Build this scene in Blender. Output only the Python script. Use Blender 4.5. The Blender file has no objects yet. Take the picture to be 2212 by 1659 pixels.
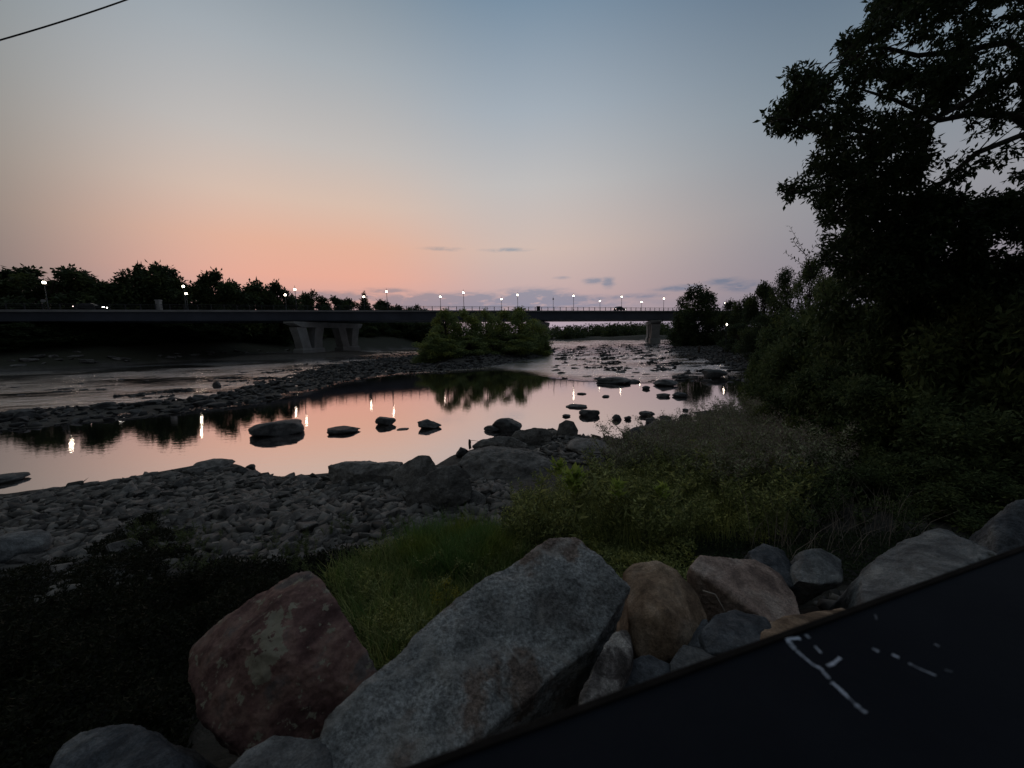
import bpy, bmesh, math, random
import numpy as np
from mathutils import Vector, Matrix, noise as mnoise

C = bpy.context.scene.collection
rnd = random.Random(7)
R = math.radians
# ---------------------------------------------------------------- camera
FPX, PW, PH = 833.0, 2212.0, 1659.0
CAMZ = 4.2
PITCH, ROLL = R(7.22), R(-1.2)
cam = bpy.data.cameras.new('camera')
cam.sensor_width = 36.0; cam.lens = 36.0*FPX/PW
cam.clip_start = 0.05; cam.clip_end = 6000
cam.dof.use_dof = True; cam.dof.focus_distance = 14.0; cam.dof.aperture_fstop = 2.4
camo = bpy.data.objects.new('camera', cam); C.objects.link(camo)
CM = Matrix.Rotation(math.pi/2-PITCH, 3, 'X') @ Matrix.Rotation(ROLL, 3, 'Z')
camo.matrix_world = Matrix.Translation((0, 0, CAMZ)) @ CM.to_4x4()
bpy.context.scene.camera = camo
sc = bpy.context.scene
sc.view_settings.view_transform = 'Standard'; sc.view_settings.look = 'None'
sc.view_settings.exposure = 0.0; sc.view_settings.gamma = 1.0
sc.render.engine = 'CYCLES'
sc.cycles.max_bounces = 5; sc.cycles.diffuse_bounces = 2; sc.cycles.glossy_bounces = 3
sc.cycles.sample_clamp_indirect = 6.0

# ---------------------------------------------------------------- node helpers
class NT:
    def __init__(s, tree):
        s.t = tree; s.t.nodes.clear()
    def n(s, kind, **kw):
        nd = s.t.nodes.new(kind)
        for k, v in kw.items(): setattr(nd, k, v)
        return nd
    def set(s, sock, v):
        if isinstance(v, bpy.types.NodeSocket): s.t.links.new(v, sock)
        elif v is not None: sock.default_value = v
    def math(s, op, a, b=None, c=None, clamp=False):
        nd = s.n('ShaderNodeMath', operation=op); nd.use_clamp = clamp
        s.set(nd.inputs[0], a)
        if b is not None: s.set(nd.inputs[1], b)
        if c is not None: s.set(nd.inputs[2], c)
        return nd.outputs[0]
    def mix(s, f, a, b, mode='MIX'):
        nd = s.n('ShaderNodeMixRGB', blend_type=mode)
        s.set(nd.inputs[0], f); s.set(nd.inputs[1], a); s.set(nd.inputs[2], b)
        return nd.outputs[0]
    def ramp(s, f, stops, interp='LINEAR'):
        nd = s.n('ShaderNodeValToRGB'); cr = nd.color_ramp; cr.interpolation = interp
        while len(cr.elements) < len(stops): cr.elements.new(0.5)
        for e, (p, c) in zip(cr.elements, stops):
            e.position = p
            if isinstance(c, (int, float)): c = (c, c, c)
            e.color = (*c[:3], 1)
        s.set(nd.inputs[0], f)
        return nd.outputs[0]
    def noise(s, vec, scale, detail=4, rough=0.55, dist=0.0):
        nd = s.n('ShaderNodeTexNoise')
        nd.inputs['Scale'].default_value = scale; nd.inputs['Detail'].default_value = detail
        nd.inputs['Roughness'].default_value = rough; nd.inputs['Distortion'].default_value = dist
        if vec is not None: s.set(nd.inputs['Vector'], vec)
        return nd.outputs[0]
def lin(r, g, b):
    f = lambda v: (v/255/12.92) if v/255 <= 0.04045 else ((v/255+0.055)/1.055)**2.4
    return (f(r), f(g), f(b))
def ray(px, py):
    v = CM @ Vector(((px-PW/2)/FPX, -(py-PH/2)/FPX, -1))
    return v
def azel(px, py):
    v = ray(px, py).normalized()
    return math.atan2(v.x, v.y), math.asin(v.z)

# ---------------------------------------------------------------- world: dusk sky after sunset
world = bpy.data.worlds.new('World'); bpy.context.scene.world = world; world.use_nodes = True
w = NT(world.node_tree)
tc = w.n('ShaderNodeTexCoord'); sep = w.n('ShaderNodeSeparateXYZ')
w.t.links.new(tc.outputs['Generated'], sep.inputs[0])
el = w.math('ARCSINE', sep.outputs[2]); az = w.math('ARCTAN2', sep.outputs[0], sep.outputs[1])
e01 = w.math('DIVIDE', el, math.pi/2, clamp=True)
a01 = w.math('MULTIPLY_ADD', az, 1/(2*math.pi), 0.5)
D = lambda d: d/90.0
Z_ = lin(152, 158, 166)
warm = w.ramp(e01, [(0, lin(184,162,170)), (D(4.5), lin(212,166,158)), (D(8), lin(232,172,152)), (D(12), lin(228,178,155)),
                    (D(17), lin(216,190,174)), (D(23), lin(194,188,184)), (D(31), lin(165,172,178)),
                    (D(39), lin(126,143,157)), (1, Z_)])
mid = w.ramp(e01, [(0, lin(176,162,178)), (D(5), lin(196,168,168)), (D(12), lin(208,186,176)), (D(20), lin(192,189,188)),
                   (D(28), lin(164,174,184)), (D(38), lin(120,142,162)), (1, Z_)])
cool = w.ramp(e01, [(0, lin(124,122,138)), (D(6), lin(142,136,145)), (D(14), lin(146,147,153)), (D(24), lin(128,142,154)),
                    (D(36), lin(88,110,132)), (1, Z_)])
left = w.ramp(e01, [(0, lin(98,92,93)), (D(8), lin(113,107,102)), (D(16), lin(126,123,116)), (D(26), lin(122,128,128)),
                    (D(36), lin(108,122,128)), (1, Z_)])
A = lambda d: (d+180)/360.0
fw = w.ramp(a01, [(A(-56), 0), (A(-30), 1), (A(-22), 1), (A(2), 0)], 'EASE')
fl = w.ramp(a01, [(A(-150), 1), (A(-58), 1), (A(-30), 0)], 'LINEAR')
fc = w.ramp(a01, [(A(2), 0), (A(42), 1), (A(150), 1)], 'EASE')
sky = w.mix(fc, mid, cool)
sky = w.mix(fl, sky, left)
sky = w.mix(fw, sky, warm)
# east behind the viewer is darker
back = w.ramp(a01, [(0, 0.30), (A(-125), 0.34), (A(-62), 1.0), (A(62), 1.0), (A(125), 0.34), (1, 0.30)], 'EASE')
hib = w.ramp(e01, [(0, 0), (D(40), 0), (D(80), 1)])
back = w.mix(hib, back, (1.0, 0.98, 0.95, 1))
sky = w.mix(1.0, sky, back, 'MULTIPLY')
# low clouds
comb = w.n('ShaderNodeCombineXYZ')
w.set(comb.inputs[0], w.math('MULTIPLY', az, 9.0)); w.set(comb.inputs[1], w.math('MULTIPLY', el, 34.0))
nz = w.noise(comb.outputs[0], 2.4, 6, 0.62, 0.3)
nz2 = w.noise(comb.outputs[0], 0.9, 3, 0.5)
cl = None
blobs = [(700, 640, 110, 9, 1.0), (830, 628, 45, 5, .75), (930, 650, 95, 13, 1.35), (1010, 648, 75, 12, 1.35), (1150, 645, 62, 16, 1.45), (1215, 650, 50, 11, 1.1),
         (1060, 664, 260, 9, .8), (1255, 648, 60, 8, .9), (1283, 607, 18, 6, .85), (1313, 610, 12, 10, .85), (1095, 540, 42, 4, .6), (955, 538, 36, 4, .5),
         (1213, 600, 14, 3, .6), (1470, 622, 50, 6, .7), (1560, 608, 36, 7, .68), (1600, 618, 40, 10, .68), (1370, 640, 60, 5, .6)]
for bx_, by_, rx_, ry_, st_ in blobs:
    a0, e0 = azel(bx_, by_)
    da = abs(azel(bx_+rx_, by_)[0]-a0); de = abs(azel(bx_, by_-ry_)[1]-e0)
    p = w.math('POWER', w.math('DIVIDE', w.math('SUBTRACT', az, a0), da), 2.0)
    p = w.math('ABSOLUTE', p)
    q = w.math('POWER', w.math('ABSOLUTE', w.math('DIVIDE', w.math('SUBTRACT', el, e0), de)), 2.0)
    g = w.math('MULTIPLY', w.math('EXPONENT', w.math('MULTIPLY', w.math('ADD', p, q), -0.8)), st_)
    cl = g if cl is None else w.math('MAXIMUM', cl, g)
cm = w.math('MULTIPLY', cl, w.math('MULTIPLY_ADD', nz, 4.2, -1.15, clamp=False), clamp=True)
cm = w.ramp(cm, [(0.06, 0), (0.7, 0.9)])
ccol = w.mix(1.0, sky, (0.50, 0.68, 0.86, 1), 'MULTIPLY')
sky = w.mix(cm, sky, ccol)
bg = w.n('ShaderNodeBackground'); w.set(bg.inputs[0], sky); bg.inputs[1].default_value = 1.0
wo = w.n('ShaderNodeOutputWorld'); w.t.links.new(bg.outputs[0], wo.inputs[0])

# the sun is already below the horizon: the sky alone lights the scene

# ---------------------------------------------------------------- geometry helpers
def atY(px, py, Y):
    v = ray(px, py); return Vector((v.x/v.y*Y, Y, CAMZ+v.z/v.y*Y))
def atZ(px, py, z=0.0):
    v = ray(px, py)
    if v.z > -1e-3: v.z = -1e-3
    t = (z-CAMZ)/v.z; return Vector((v.x*t, v.y*t, z))
def W2(pts, z=0.0): return [tuple(atZ(x, y, z)[:2]) for x, y in pts]

def tag(o, label=None, cat=None, group=None, kind=None):
    if label: o['label'] = label
    if cat: o['category'] = cat
    if group: o['group'] = group
    if kind: o['kind'] = kind
    return o
def thing(name, label, cat, loc=(0, 0, 0), rz=0, group=None):
    o = bpy.data.objects.new(name, None); C.objects.link(o)
    o.empty_display_size = 0.3
    o.location = loc; o.rotation_euler = (0, 0, rz)
    return tag(o, label, cat, group)
def link(name, me, parent=None, mat=None):
    o = bpy.data.objects.new(name, me); C.objects.link(o)
    if parent: o.parent = parent
    if mat is not None: me.materials.append(mat)
    return o
def fast_mesh(name, v, f, smooth=False):
    """v (N,3), f (M,k) arrays"""
    v = np.asarray(v, dtype=np.float32); f = np.asarray(f, dtype=np.int32)
    me = bpy.data.meshes.new(name)
    me.vertices.add(len(v)); me.vertices.foreach_set('co', v.ravel())
    k = f.shape[1]
    me.loops.add(f.size); me.loops.foreach_set('vertex_index', f.ravel())
    me.polygons.add(len(f))
    me.polygons.foreach_set('loop_start', np.arange(0, f.size, k, dtype=np.int32))
    me.polygons.foreach_set('loop_total', np.full(len(f), k, dtype=np.int32))
    if smooth: me.polygons.foreach_set('use_smooth', np.ones(len(f), dtype=bool))
    me.update(calc_edges=True)
    return me
class MB:
    """collects shapes into one mesh"""
    def __init__(s): s.v = []; s.f = []
    def add(s, v, f):
        o = len(s.v); s.v += [tuple(p) for p in v]; s.f += [tuple(i+o for i in q) for q in f]
    def box(s, c, size, M=None):
        x, y, z = [d/2 for d in size]
        v = [Vector((a*x, b*y, e*z)) for a in (-1, 1) for b in (-1, 1) for e in (-1, 1)]
        if M is not None: v = [M @ p for p in v]
        v = [p+Vector(c) for p in v]
        s.add(v, [(0, 1, 3, 2), (4, 6, 7, 5), (0, 4, 5, 1), (2, 3, 7, 6), (0, 2, 6, 4), (1, 5, 7, 3)])
    def loft(s, rings):
        n = len(rings[0]); o = len(s.v)
        for r in rings: s.v += [tuple(p) for p in r]
        for i in range(len(rings)-1):
            for j in range(n):
                a = o+i*n+j; b = o+i*n+(j+1) % n
                s.f.append((a, b, b+n, a+n))
        s.f.append(tuple(o+j for j in reversed(range(n))))
        s.f.append(tuple(o+(len(rings)-1)*n+j for j in range(n)))
    def tube(s, pts, rad, sides=6):
        rings = []
        pts = [Vector(p) for p in pts]
        for i, p in enumerate(pts):
            d = (pts[min(i+1, len(pts)-1)]-pts[max(i-1, 0)])
            if d.length < 1e-6: d = Vector((0, 0, 1))
            d.normalize()
            a = d.cross(Vector((0.13, 0.97, 0.2)));
            if a.length < 1e-3: a = d.cross(Vector((1, 0, 0)))
            a.normalize(); b = d.cross(a)
            r = rad[i] if hasattr(rad, '__len__') else rad
            rings.append([p+(a*math.cos(t)+b*math.sin(t))*r for t in [2*math.pi*k/sides for k in range(sides)]])
        s.loft(rings)
    def build(s, name, mat, parent=None, smooth=False):
        me = bpy.data.meshes.new(name); me.from_pydata(s.v, [], s.f)
        if smooth: me.polygons.foreach_set('use_smooth', np.ones(len(me.polygons), dtype=bool))
        me.update()
        return link(name, me, parent, mat)

# ---------------------------------------------------------------- materials
def pmat(name):
    m = bpy.data.materials.new(name); m.use_nodes = True
    t = NT(m.node_tree); out = t.n('ShaderNodeOutputMaterial'); b = t.n('ShaderNodeBsdfPrincipled')
    t.t.links.new(b.outputs[0], out.inputs[0])
    return m, t, b, out
def rock_mat(name, stops, scale=2.0, speck=0.5, bump=0.35, rough=0.8, rand=0.0, veins=0.0, dist=0.6):
    m, t, b, out = pmat(name)
    tcn = t.n('ShaderNodeTexCoord').outputs['Object']
    n1 = t.noise(tcn, scale, 6, 0.6, dist)
    col = t.ramp(n1, [(.5+(p_-.5)*.5, c_) for p_, c_ in stops])
    n2 = t.noise(tcn, scale*36, 4, 0.75)
    col = t.mix(speck, col, t.ramp(n2, [(0.38, 0.4), (0.5, 0.95), (0.62, 1.6)]), 'MULTIPLY')
    n5 = t.noise(tcn, scale*5, 5, 0.65, 0.3)
    col = t.mix(0.6, col, t.ramp(n5, [(0.38, 0.5), (0.5, 0.98), (0.62, 1.35)]), 'MULTIPLY')
    if veins:
        n4 = t.noise(tcn, scale*.55, 5, 0.6, .5)
        vm = t.ramp(t.math('ABSOLUTE', t.math('SUBTRACT', n4, 0.5)), [(0.0, veins), (0.025, 0)])
        col = t.mix(vm, col, (0.42, 0.40, 0.37, 1))
    if rand:
        oi = t.n('ShaderNodeObjectInfo')
        col = t.mix(1.0, col, t.ramp(oi.outputs['Random'], [(0, 1-rand), (1, 1+rand)]), 'MULTIPLY')
    t.set(b.inputs['Base Color'], col); b.inputs['Roughness'].default_value = rough
    b.inputs['Specular IOR Level'].default_value = 0.25
    n3 = t.noise(tcn, scale*8, 8, 0.68)
    bp = t.n('ShaderNodeBump'); bp.inputs['Strength'].default_value = bump; bp.inputs['Distance'].default_value = 0.09
    t.set(bp.inputs['Height'], n3); t.t.links.new(bp.outputs[0], b.inputs['Normal'])
    m['tree_col'] = 0
    return m
def island_rand(t, stops):
    g = t.n('ShaderNodeNewGeometry')
    return t.ramp(g.outputs['Random Per Island'], stops)
def leaf_mat(name, dark, light, rough=0.6, transl=0.4, patch=None, pscale=1.0):
    m, t, b, out = pmat(name)
    col = island_rand(t, [(0, dark), (0.6, tuple((a+c)/2 for a, c in zip(dark, light))), (1, light)])
    if patch:
        tcn = t.n('ShaderNodeTexCoord').outputs['Object']
        n = t.noise(tcn, pscale, 3, 0.5)
        col = t.mix(t.ramp(n, [(0.45, 0), (0.62, 0.8)]), col, t.mix(1.0, col, (*patch, 1), 'MULTIPLY'))
    t.set(b.inputs['Base Color'], col); b.inputs['Roughness'].default_value = rough
    b.inputs['Specular IOR Level'].default_value = 0.15
    tr = t.n('ShaderNodeBsdfTranslucent'); t.set(tr.inputs[0], col)
    ms = t.n('ShaderNodeMixShader'); ms.inputs[0].default_value = transl
    t.t.links.new(b.outputs[0], ms.inputs[1]); t.t.links.new(tr.outputs[0], ms.inputs[2]); t.t.links.new(ms.outputs[0], out.inputs[0])
    return m
def flat_mat(name, col, rough=0.7, metal=0.0, nscale=3.0, var=0.25, bump=0.1, spec=0.3):
    m, t, b, out = pmat(name)
    tcn = t.n('ShaderNodeTexCoord').outputs['Object']
    n = t.noise(tcn, nscale, 6, 0.65)
    t.set(b.inputs['Base Color'], t.mix(1.0, (*col, 1), t.ramp(n, [(0.25, 1-var), (0.75, 1+var)]), 'MULTIPLY'))
    b.inputs['Roughness'].default_value = rough; b.inputs['Metallic'].default_value = metal
    b.inputs['Specular IOR Level'].default_value = spec
    if bump:
        bp = t.n('ShaderNodeBump'); bp.inputs['Strength'].default_value = bump; bp.inputs['Distance'].default_value = 0.02
        t.set(bp.inputs['Height'], t.noise(tcn, nscale*12, 4)); t.t.links.new(bp.outputs[0], b.inputs['Normal'])
    return m
def emit_mat(name, col, s):
    m = bpy.data.materials.new(name); m.use_nodes = True
    t = NT(m.node_tree); out = t.n('ShaderNodeOutputMaterial'); e = t.n('ShaderNodeEmission')
    e.inputs[0].default_value = (*col, 1); e.inputs[1].default_value = s
    t.t.links.new(e.outputs[0], out.inputs[0]); return m

M = {}
M['slab'] = rock_mat('grey_granite', [(0.25, (0.12, 0.115, 0.11)), (0.38, (0.20, 0.205, 0.20)), (0.5, (0.25, 0.255, 0.25)), (0.6, (0.29, 0.29, 0.28)), (0.68, (0.19, 0.145, 0.12)), (0.85, (0.15, 0.115, 0.10)), (0.95, (0.36, 0.34, 0.31))], 1.3, 0.8, 0.9, veins=0.5, dist=.25)
M['ochre'] = rock_mat('ochre_stone', [(0.3, (0.10, 0.065, 0.04)), (0.5, (0.21, 0.145, 0.095)), (0.7, (0.29, 0.22, 0.16))], 2.2, 0.45, 0.4)
M['pink'] = rock_mat('pinkish_stone', [(0.3, (0.13, 0.09, 0.075)), (0.5, (0.27, 0.195, 0.16)), (0.7, (0.33, 0.26, 0.22))], 2.4, 0.5, 0.45)
M['grey'] = rock_mat('plain_grey_stone', [(0.3, (0.07, 0.072, 0.074)), (0.6, (0.145, 0.148, 0.146)), (0.8, (0.20, 0.20, 0.19))], 2.2, 0.5, 0.5, rand=0.2)  # albedo lowered to carry lens darkening near the right edge
M['bluegrey'] = rock_mat('blue_grey_stone', [(0.3, (0.035, 0.04, 0.047)), (0.6, (0.09, 0.096, 0.104)), (0.8, (0.15, 0.155, 0.155))], 2.6, 0.5, 0.5, rand=0.2)  # colour darkened to carry the lens falloff in the corners
M['speckle'] = rock_mat('speckled_stone', [(0.35, (0.07, 0.06, 0.055)), (0.5, (0.16, 0.14, 0.13)), (0.62, (0.36, 0.33, 0.30))], 5.0, 0.7, 0.6)
M['shore'] = rock_mat('shore_stone', [(0.3, (0.055, 0.05, 0.047)), (0.55, (0.10, 0.093, 0.087)), (0.8, (0.15, 0.14, 0.13))], 2.0, 0.4, 0.4, rough=0.7, rand=0.3)
M['shoreb'] = rock_mat('shore_boulder', [(0.2, (0.075, 0.068, 0.062)), (0.5, (0.155, 0.143, 0.132)), (0.8, (0.23, 0.212, 0.195))], 1.6, 0.4, 0.5, rough=0.8, rand=0.2)
M['wet'] = rock_mat('wet_river_rock', [(0.3, (0.03, 0.03, 0.032)), (0.6, (0.065, 0.063, 0.062)), (0.85, (0.10, 0.095, 0.09))], 1.6, 0.4, 0.4, rough=0.55, rand=0.25)
M['barstone'] = rock_mat('bar_stone', [(0.3, (0.03, 0.03, 0.031)), (0.6, (0.065, 0.063, 0.062)), (0.85, (0.11, 0.105, 0.10))], 0.8, 0.3, 0.4, rough=0.7, rand=0.3)
M['concrete'] = flat_mat('concrete', (0.24, 0.235, 0.225), 0.85, 0, 0.5, 0.3, 0.2)
M['fascia'] = flat_mat('weathered_concrete', (0.19, 0.185, 0.18), 0.85, 0, 0.4, 0.3, 0.2)
M['steel'] = flat_mat('painted_steel', (0.055, 0.062, 0.08), 0.6, 0, 0.25, 0.3, 0.1)
M['rail'] = flat_mat('dark_rail', (0.03, 0.03, 0.032), 0.6)
M['asphalt'] = flat_mat('asphalt', (0.05, 0.05, 0.05), 0.9, 0, 4, 0.2, 0.3)
M['pole'] = flat_mat('dark_pole', (0.03, 0.032, 0.035), 0.5)
M['lamp'] = emit_mat('lamp_glow', (1.0, 0.86, 0.66), 18.0)
M['lampoff'] = flat_mat('unlit_globe', (0.12, 0.13, 0.14), 0.4)
M['head'] = emit_mat('headlight_glow', (1.0, 0.93, 0.85), 9.0)
M['tail'] = emit_mat('tail_glow', (1.0, 0.75, 0.7), 3.5)
M['carpaint'] = flat_mat('dark_car_paint', (0.02, 0.022, 0.026), 0.3, 0.2, 1, .05, 0, .5)
M['glass'] = flat_mat('car_glass', (0.02, 0.025, 0.03), 0.08, 0, 1, .05, 0, .6)
M['tyre'] = flat_mat('tyre_rubber', (0.015, 0.015, 0.015), 0.9)
M['bark'] = flat_mat('bark', (0.045, 0.035, 0.028), 0.95, 0, 6, 0.4, 0.6)
M['barklight'] = flat_mat('dry_wood', (0.24, 0.21, 0.18), 0.9, 0, 6, 0.4, 0.5)
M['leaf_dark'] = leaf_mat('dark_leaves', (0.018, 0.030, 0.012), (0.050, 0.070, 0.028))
M['leaf_thicket'] = leaf_mat('thicket_leaves', (0.04, 0.06, 0.024), (0.13, 0.165, 0.07), patch=(1.4, 1.2, .8), pscale=.8)
M['leaf_far'] = leaf_mat('far_leaves', (0.03, 0.045, 0.024), (0.075, 0.10, 0.05), patch=(1.7, 1.5, 0.9), pscale=0.3)
M['leaf_isle'] = leaf_mat('willow_leaves', (0.10, 0.145, 0.06), (0.30, 0.36, 0.14), patch=(1.5, 1.25, 0.7), pscale=0.35)
M['leaf_weed'] = leaf_mat('weed_leaves', (0.09, 0.12, 0.04), (0.42, 0.45, 0.18), patch=(1.25, 1.08, 0.7), pscale=1.4)
M['leaf_weed2'] = leaf_mat('grey_weed_leaves', (0.14, 0.16, 0.08), (0.46, 0.48, 0.30))
M['leaf_top'] = leaf_mat('bright_leaves', (0.24, 0.32, 0.06), (0.42, 0.50, 0.12))
M['seed'] = leaf_mat('seed_heads', (0.16, 0.13, 0.10), (0.34, 0.28, 0.24))
M['yellow'] = leaf_mat('yellow_flowers', (0.20, 0.19, 0.03), (0.30, 0.28, 0.05))
M['grass'] = leaf_mat('grass_blades', (0.06, 0.125, 0.03), (0.17, 0.27, 0.08), patch=(1.6, 1.1, 0.7), pscale=1.5)
M['stem'] = flat_mat('weed_stem', (0.12, 0.125, 0.06), 0.8)

# ---------------------------------------------------------------- terrain height
Z0 = 105.0
def bpt(n, off=0.0):
    u = Vector((0.179*Z0, 0.09*Z0)); base = Vector((-0.325*Z0, Z0))+u*n
    tr = Vector((-u.y, u.x)).normalized()
    return base+tr*off
def seg_dist(P, poly, closed=True):
    d = np.full(len(P), 1e9); n = len(poly)
    for i in range(n if closed else n-1):
        a = np.array(poly[i]); b = np.array(poly[(i+1) % n]); ab = b-a
        t = np.clip(((P-a) @ ab)/max(ab @ ab, 1e-9), 0, 1)
        q = a+t[:, None]*ab
        d = np.minimum(d, np.hypot(P[:, 0]-q[:, 0], P[:, 1]-q[:, 1]))
    return d
def inside(P, poly):
    c = np.zeros(len(P), bool); n = len(poly); j = n-1
    for i in range(n):
        xi, yi = poly[i]; xj, yj = poly[j]
        if yi != yj:
            c ^= ((yi > P[:, 1]) != (yj > P[:, 1])) & (P[:, 0] < (xj-xi)*(P[:, 1]-yi)/(yj-yi)+xi)
        j = i
    return c
near_line = W2([(-900, 1080), (0, 1072), (150, 1052), (260, 1038), (400, 1012), (500, 1005), (545, 1026), (600, 1034), (720, 1025), (860, 1012), (945, 1010),
                (985, 985), (1060, 962), (1130, 940), (1190, 930), (1250, 944), (1350, 952), (1372, 928), (1450, 912), (1540, 914), (1700, 892)])
near_poly = near_line + [(26, 20), (60, 20), (90, 0), (90, -80), (-90, -80), (-90, 5)]
right_poly = W2([(1740, 896), (1680, 870), (1660, 838), (1640, 815), (1605, 800), (1570, 786), (1510, 770), (1475, 757), (1462, 746), (1450, 739)]) + [(150, 260), (400, 260), (400, 0), (60, 0), (26, 18)]
left_line = W2([(-1500, 872), (-600, 835), (0, 803), (300, 786), (560, 770), (640, 764), (780, 758), (900, 752), (1000, 744), (1100, 739), (1180, 736.5), (1300, 735), (1440, 734)])
left_poly = left_line + [(150, 262), (400, 262), (900, 900), (900, 1600), (-900, 1600), (-900, 20)]
bar_poly = W2([(-600, 925), (0, 893), (130, 884), (250, 872), (400, 862), (500, 848), (600, 820), (690, 795), (800, 780), (905, 768), (1040, 757), (1185, 748), (1195, 760),
               (1150, 776), (1040, 794), (960, 802), (860, 806), (740, 824), (640, 852), (520, 876), (380, 893), (200, 912), (0, 930), (-600, 965)])
isle_poly = W2([(902, 783), (960, 790), (1060, 786), (1165, 768), (1185, 755), (1100, 753), (980, 760), (905, 770)])
shoal_r = W2([(1195, 752), (1300, 745), (1450, 742), (1500, 760), (1590, 788), (1650, 815), (1560, 826), (1440, 815), (1330, 806), (1230, 790), (1190, 772)])
shoal_l = W2([(150, 872), (330, 842), (520, 812), (640, 790), (800, 768), (900, 760), (900, 772), (790, 782), (690, 795), (600, 820), (500, 848), (300, 868)])
pool_poly = W2([(-600, 960), (0, 925), (200, 910), (380, 893), (520, 878), (640, 855), (740, 827), (860, 810), (960, 806), (1060, 800), (1160, 812), (1260, 822), (1400, 828), (1500, 822), (1640, 825), (1760, 860),
                (1700, 960), (1400, 1000), (1000, 1060), (600, 1080), (0, 1130), (-900, 1150)])
def sdist(P, poly): return seg_dist(P, poly)*np.where(inside(P, poly), 1, -1)
def s_rail(P): return (P[:, 1]-0.36*P[:, 0]-0.6)*0.94
def vnoise(P, s):
    return (np.sin(P[:, 0]*1.7*s+1.3)*np.cos(P[:, 1]*1.3*s+.4)+np.sin(P[:, 0]*.9*s-P[:, 1]*2.1*s+2)*.7+np.sin(P[:, 0]*3.1*s+P[:, 1]*2.7*s)*.4)/2.1
def HH(P):
    P = np.asarray(P, float).reshape(-1, 2)
    h = np.full(len(P), -0.7)
    r = np.hypot(P[:, 0], P[:, 1])
    d = sdist(P, near_poly)
    A_ = np.interp(s_rail(P), [-3, 0.5, 1.5, 3.2, 5, 7, 9, 14], [2.6, 2.2, 1.85, 1.65, 1.15, .75, .55, .5])
    hn = np.where(d > 0, np.minimum(A_, 0.06+0.13*d), np.maximum(-0.7, d*0.3+0.05))
    h = np.maximum(h, hn)
    d = sdist(P, right_poly)
    hr = np.where(d > 0, np.interp(d, [0, 6, 14, 25, 45], [0.03, .15, .6, 3.0, 6]), np.maximum(-0.7, d*0.2+0.08))
    h = np.maximum(h, hr)
    d = sdist(P, left_poly)
    hl = np.where(d > 0, np.interp(d, [0, 3, 12, 30, 80], [0.1, .8, 4.2, 7.5, 9]), np.maximum(-0.7, d*0.3+0.05))
    far = np.interp(P[:, 1], [180, 260], [1, 0.25])
    h = np.maximum(h, np.where(d > 0, hl*far, hl))
    d = sdist(P, bar_poly)
    h = np.maximum(h, np.where(d > 0, np.minimum(.02+d*.06, .16)-.24*np.clip(vnoise(P, .55)+.12, 0, 1), np.maximum(-0.7, d*0.25+0.03)))
    for sp_, am in ((shoal_r, .24), (shoal_l, .20)):
        d = sdist(P, sp_)
        n_ = (np.sin(P[:, 0]*.55+P[:, 1]*.22+1)*np.cos(P[:, 1]*.42-.3*P[:, 0])+.6*np.sin(P[:, 0]*1.3-P[:, 1]*.9)+.5*np.sin(P[:, 1]*1.9+P[:, 0]*.6))
        h = np.maximum(h, np.where(d > 0, np.clip(d*.2, 0, 1)*0+(-.16+am*n_*.55), -.7))
    d = sdist(P, isle_poly)
    h = np.maximum(h, np.where(d > 0, np.minimum(.2+d*.3, 1.0), -0.7))
    pc = bpt(-.98, 8.0); dd = np.hypot(P[:, 0]-pc.x, P[:, 1]-pc.y); h = np.maximum(h, np.where(dd < 26, .8-np.clip(dd-13, 0, 99)*.12, -.7))
    h = h+np.where(h > 0.0, vnoise(P, 1.1)*0.05*np.clip(h*3, 0, 1), 0)
    return h
def H1(x, y): return float(HH([(x, y)])[0])
def polar(r0, r1, nr, na):
    rs = np.geomspace(r0, r1, nr); th = np.linspace(0, 2*math.pi, na, endpoint=False)
    rr, tt = np.meshgrid(rs, th, indexing='ij')
    P = np.stack([rr*np.sin(tt), rr*np.cos(tt)], -1).reshape(-1, 2)
    P = np.vstack([P, [[0, 0]]])
    i, j = np.meshgrid(np.arange(nr-1), np.arange(na), indexing='ij')
    a = i*na+j; b = i*na+(j+1) % na
    F = np.stack([a, b, b+na, a+na], -1).reshape(-1, 4)
    c = nr*na
    jj = np.arange(na); tri = np.stack([np.full(na, c), (jj+1) % na, jj, np.full(na, c)], -1)
    return P, F[:, ::-1], c, tri[:, :3]
P, F, cidx, T = polar(0.4, 3500, 330, 540)
h = HH(P)
me = bpy.data.meshes.new('ground')
me.from_pydata(np.column_stack([P, h]).tolist(), [], F.tolist()+T.tolist())
me.polygons.foreach_set('use_smooth', np.ones(len(me.polygons), bool))
veg = np.clip((h-0.9)/1.2, 0, 1)*0.9
veg = np.maximum(veg, np.where(sdist(P, left_poly) > 1.0, .85, 0))
at = me.attributes.new('veg', 'FLOAT', 'POINT'); at.data.foreach_set('value', veg.astype(np.float32))
gm, t, b, out = pmat('river_gravel_ground')
tcn = t.n('ShaderNodeTexCoord').outputs['Object']
n1 = t.noise(tcn, 1.3, 8, 0.65); n2 = t.noise(tcn, 14, 6, 0.7)
vo = t.n('ShaderNodeTexVoronoi'); vo.inputs['Scale'].default_value = 7.0; t.set(vo.inputs['Vector'], tcn)
col = t.ramp(n1, [(0.3, (0.035, 0.032, 0.029)), (0.7, (0.085, 0.078, 0.07))])
col = t.mix(0.6, col, t.ramp(vo.outputs['Color'], [(0, 0.5), (1, 1.5)]), 'MULTIPLY')
av = t.n('ShaderNodeAttribute'); av.attribute_name = 'veg'
col = t.mix(av.outputs['Fac'], col, t.ramp(n2, [(0.3, (0.012, 0.014, 0.008)), (0.7, (0.035, 0.035, 0.02))]))
t.set(b.inputs['Base Color'], col); b.inputs['Roughness'].default_value = 0.85; b.inputs['Specular IOR Level'].default_value = 0.2
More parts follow.
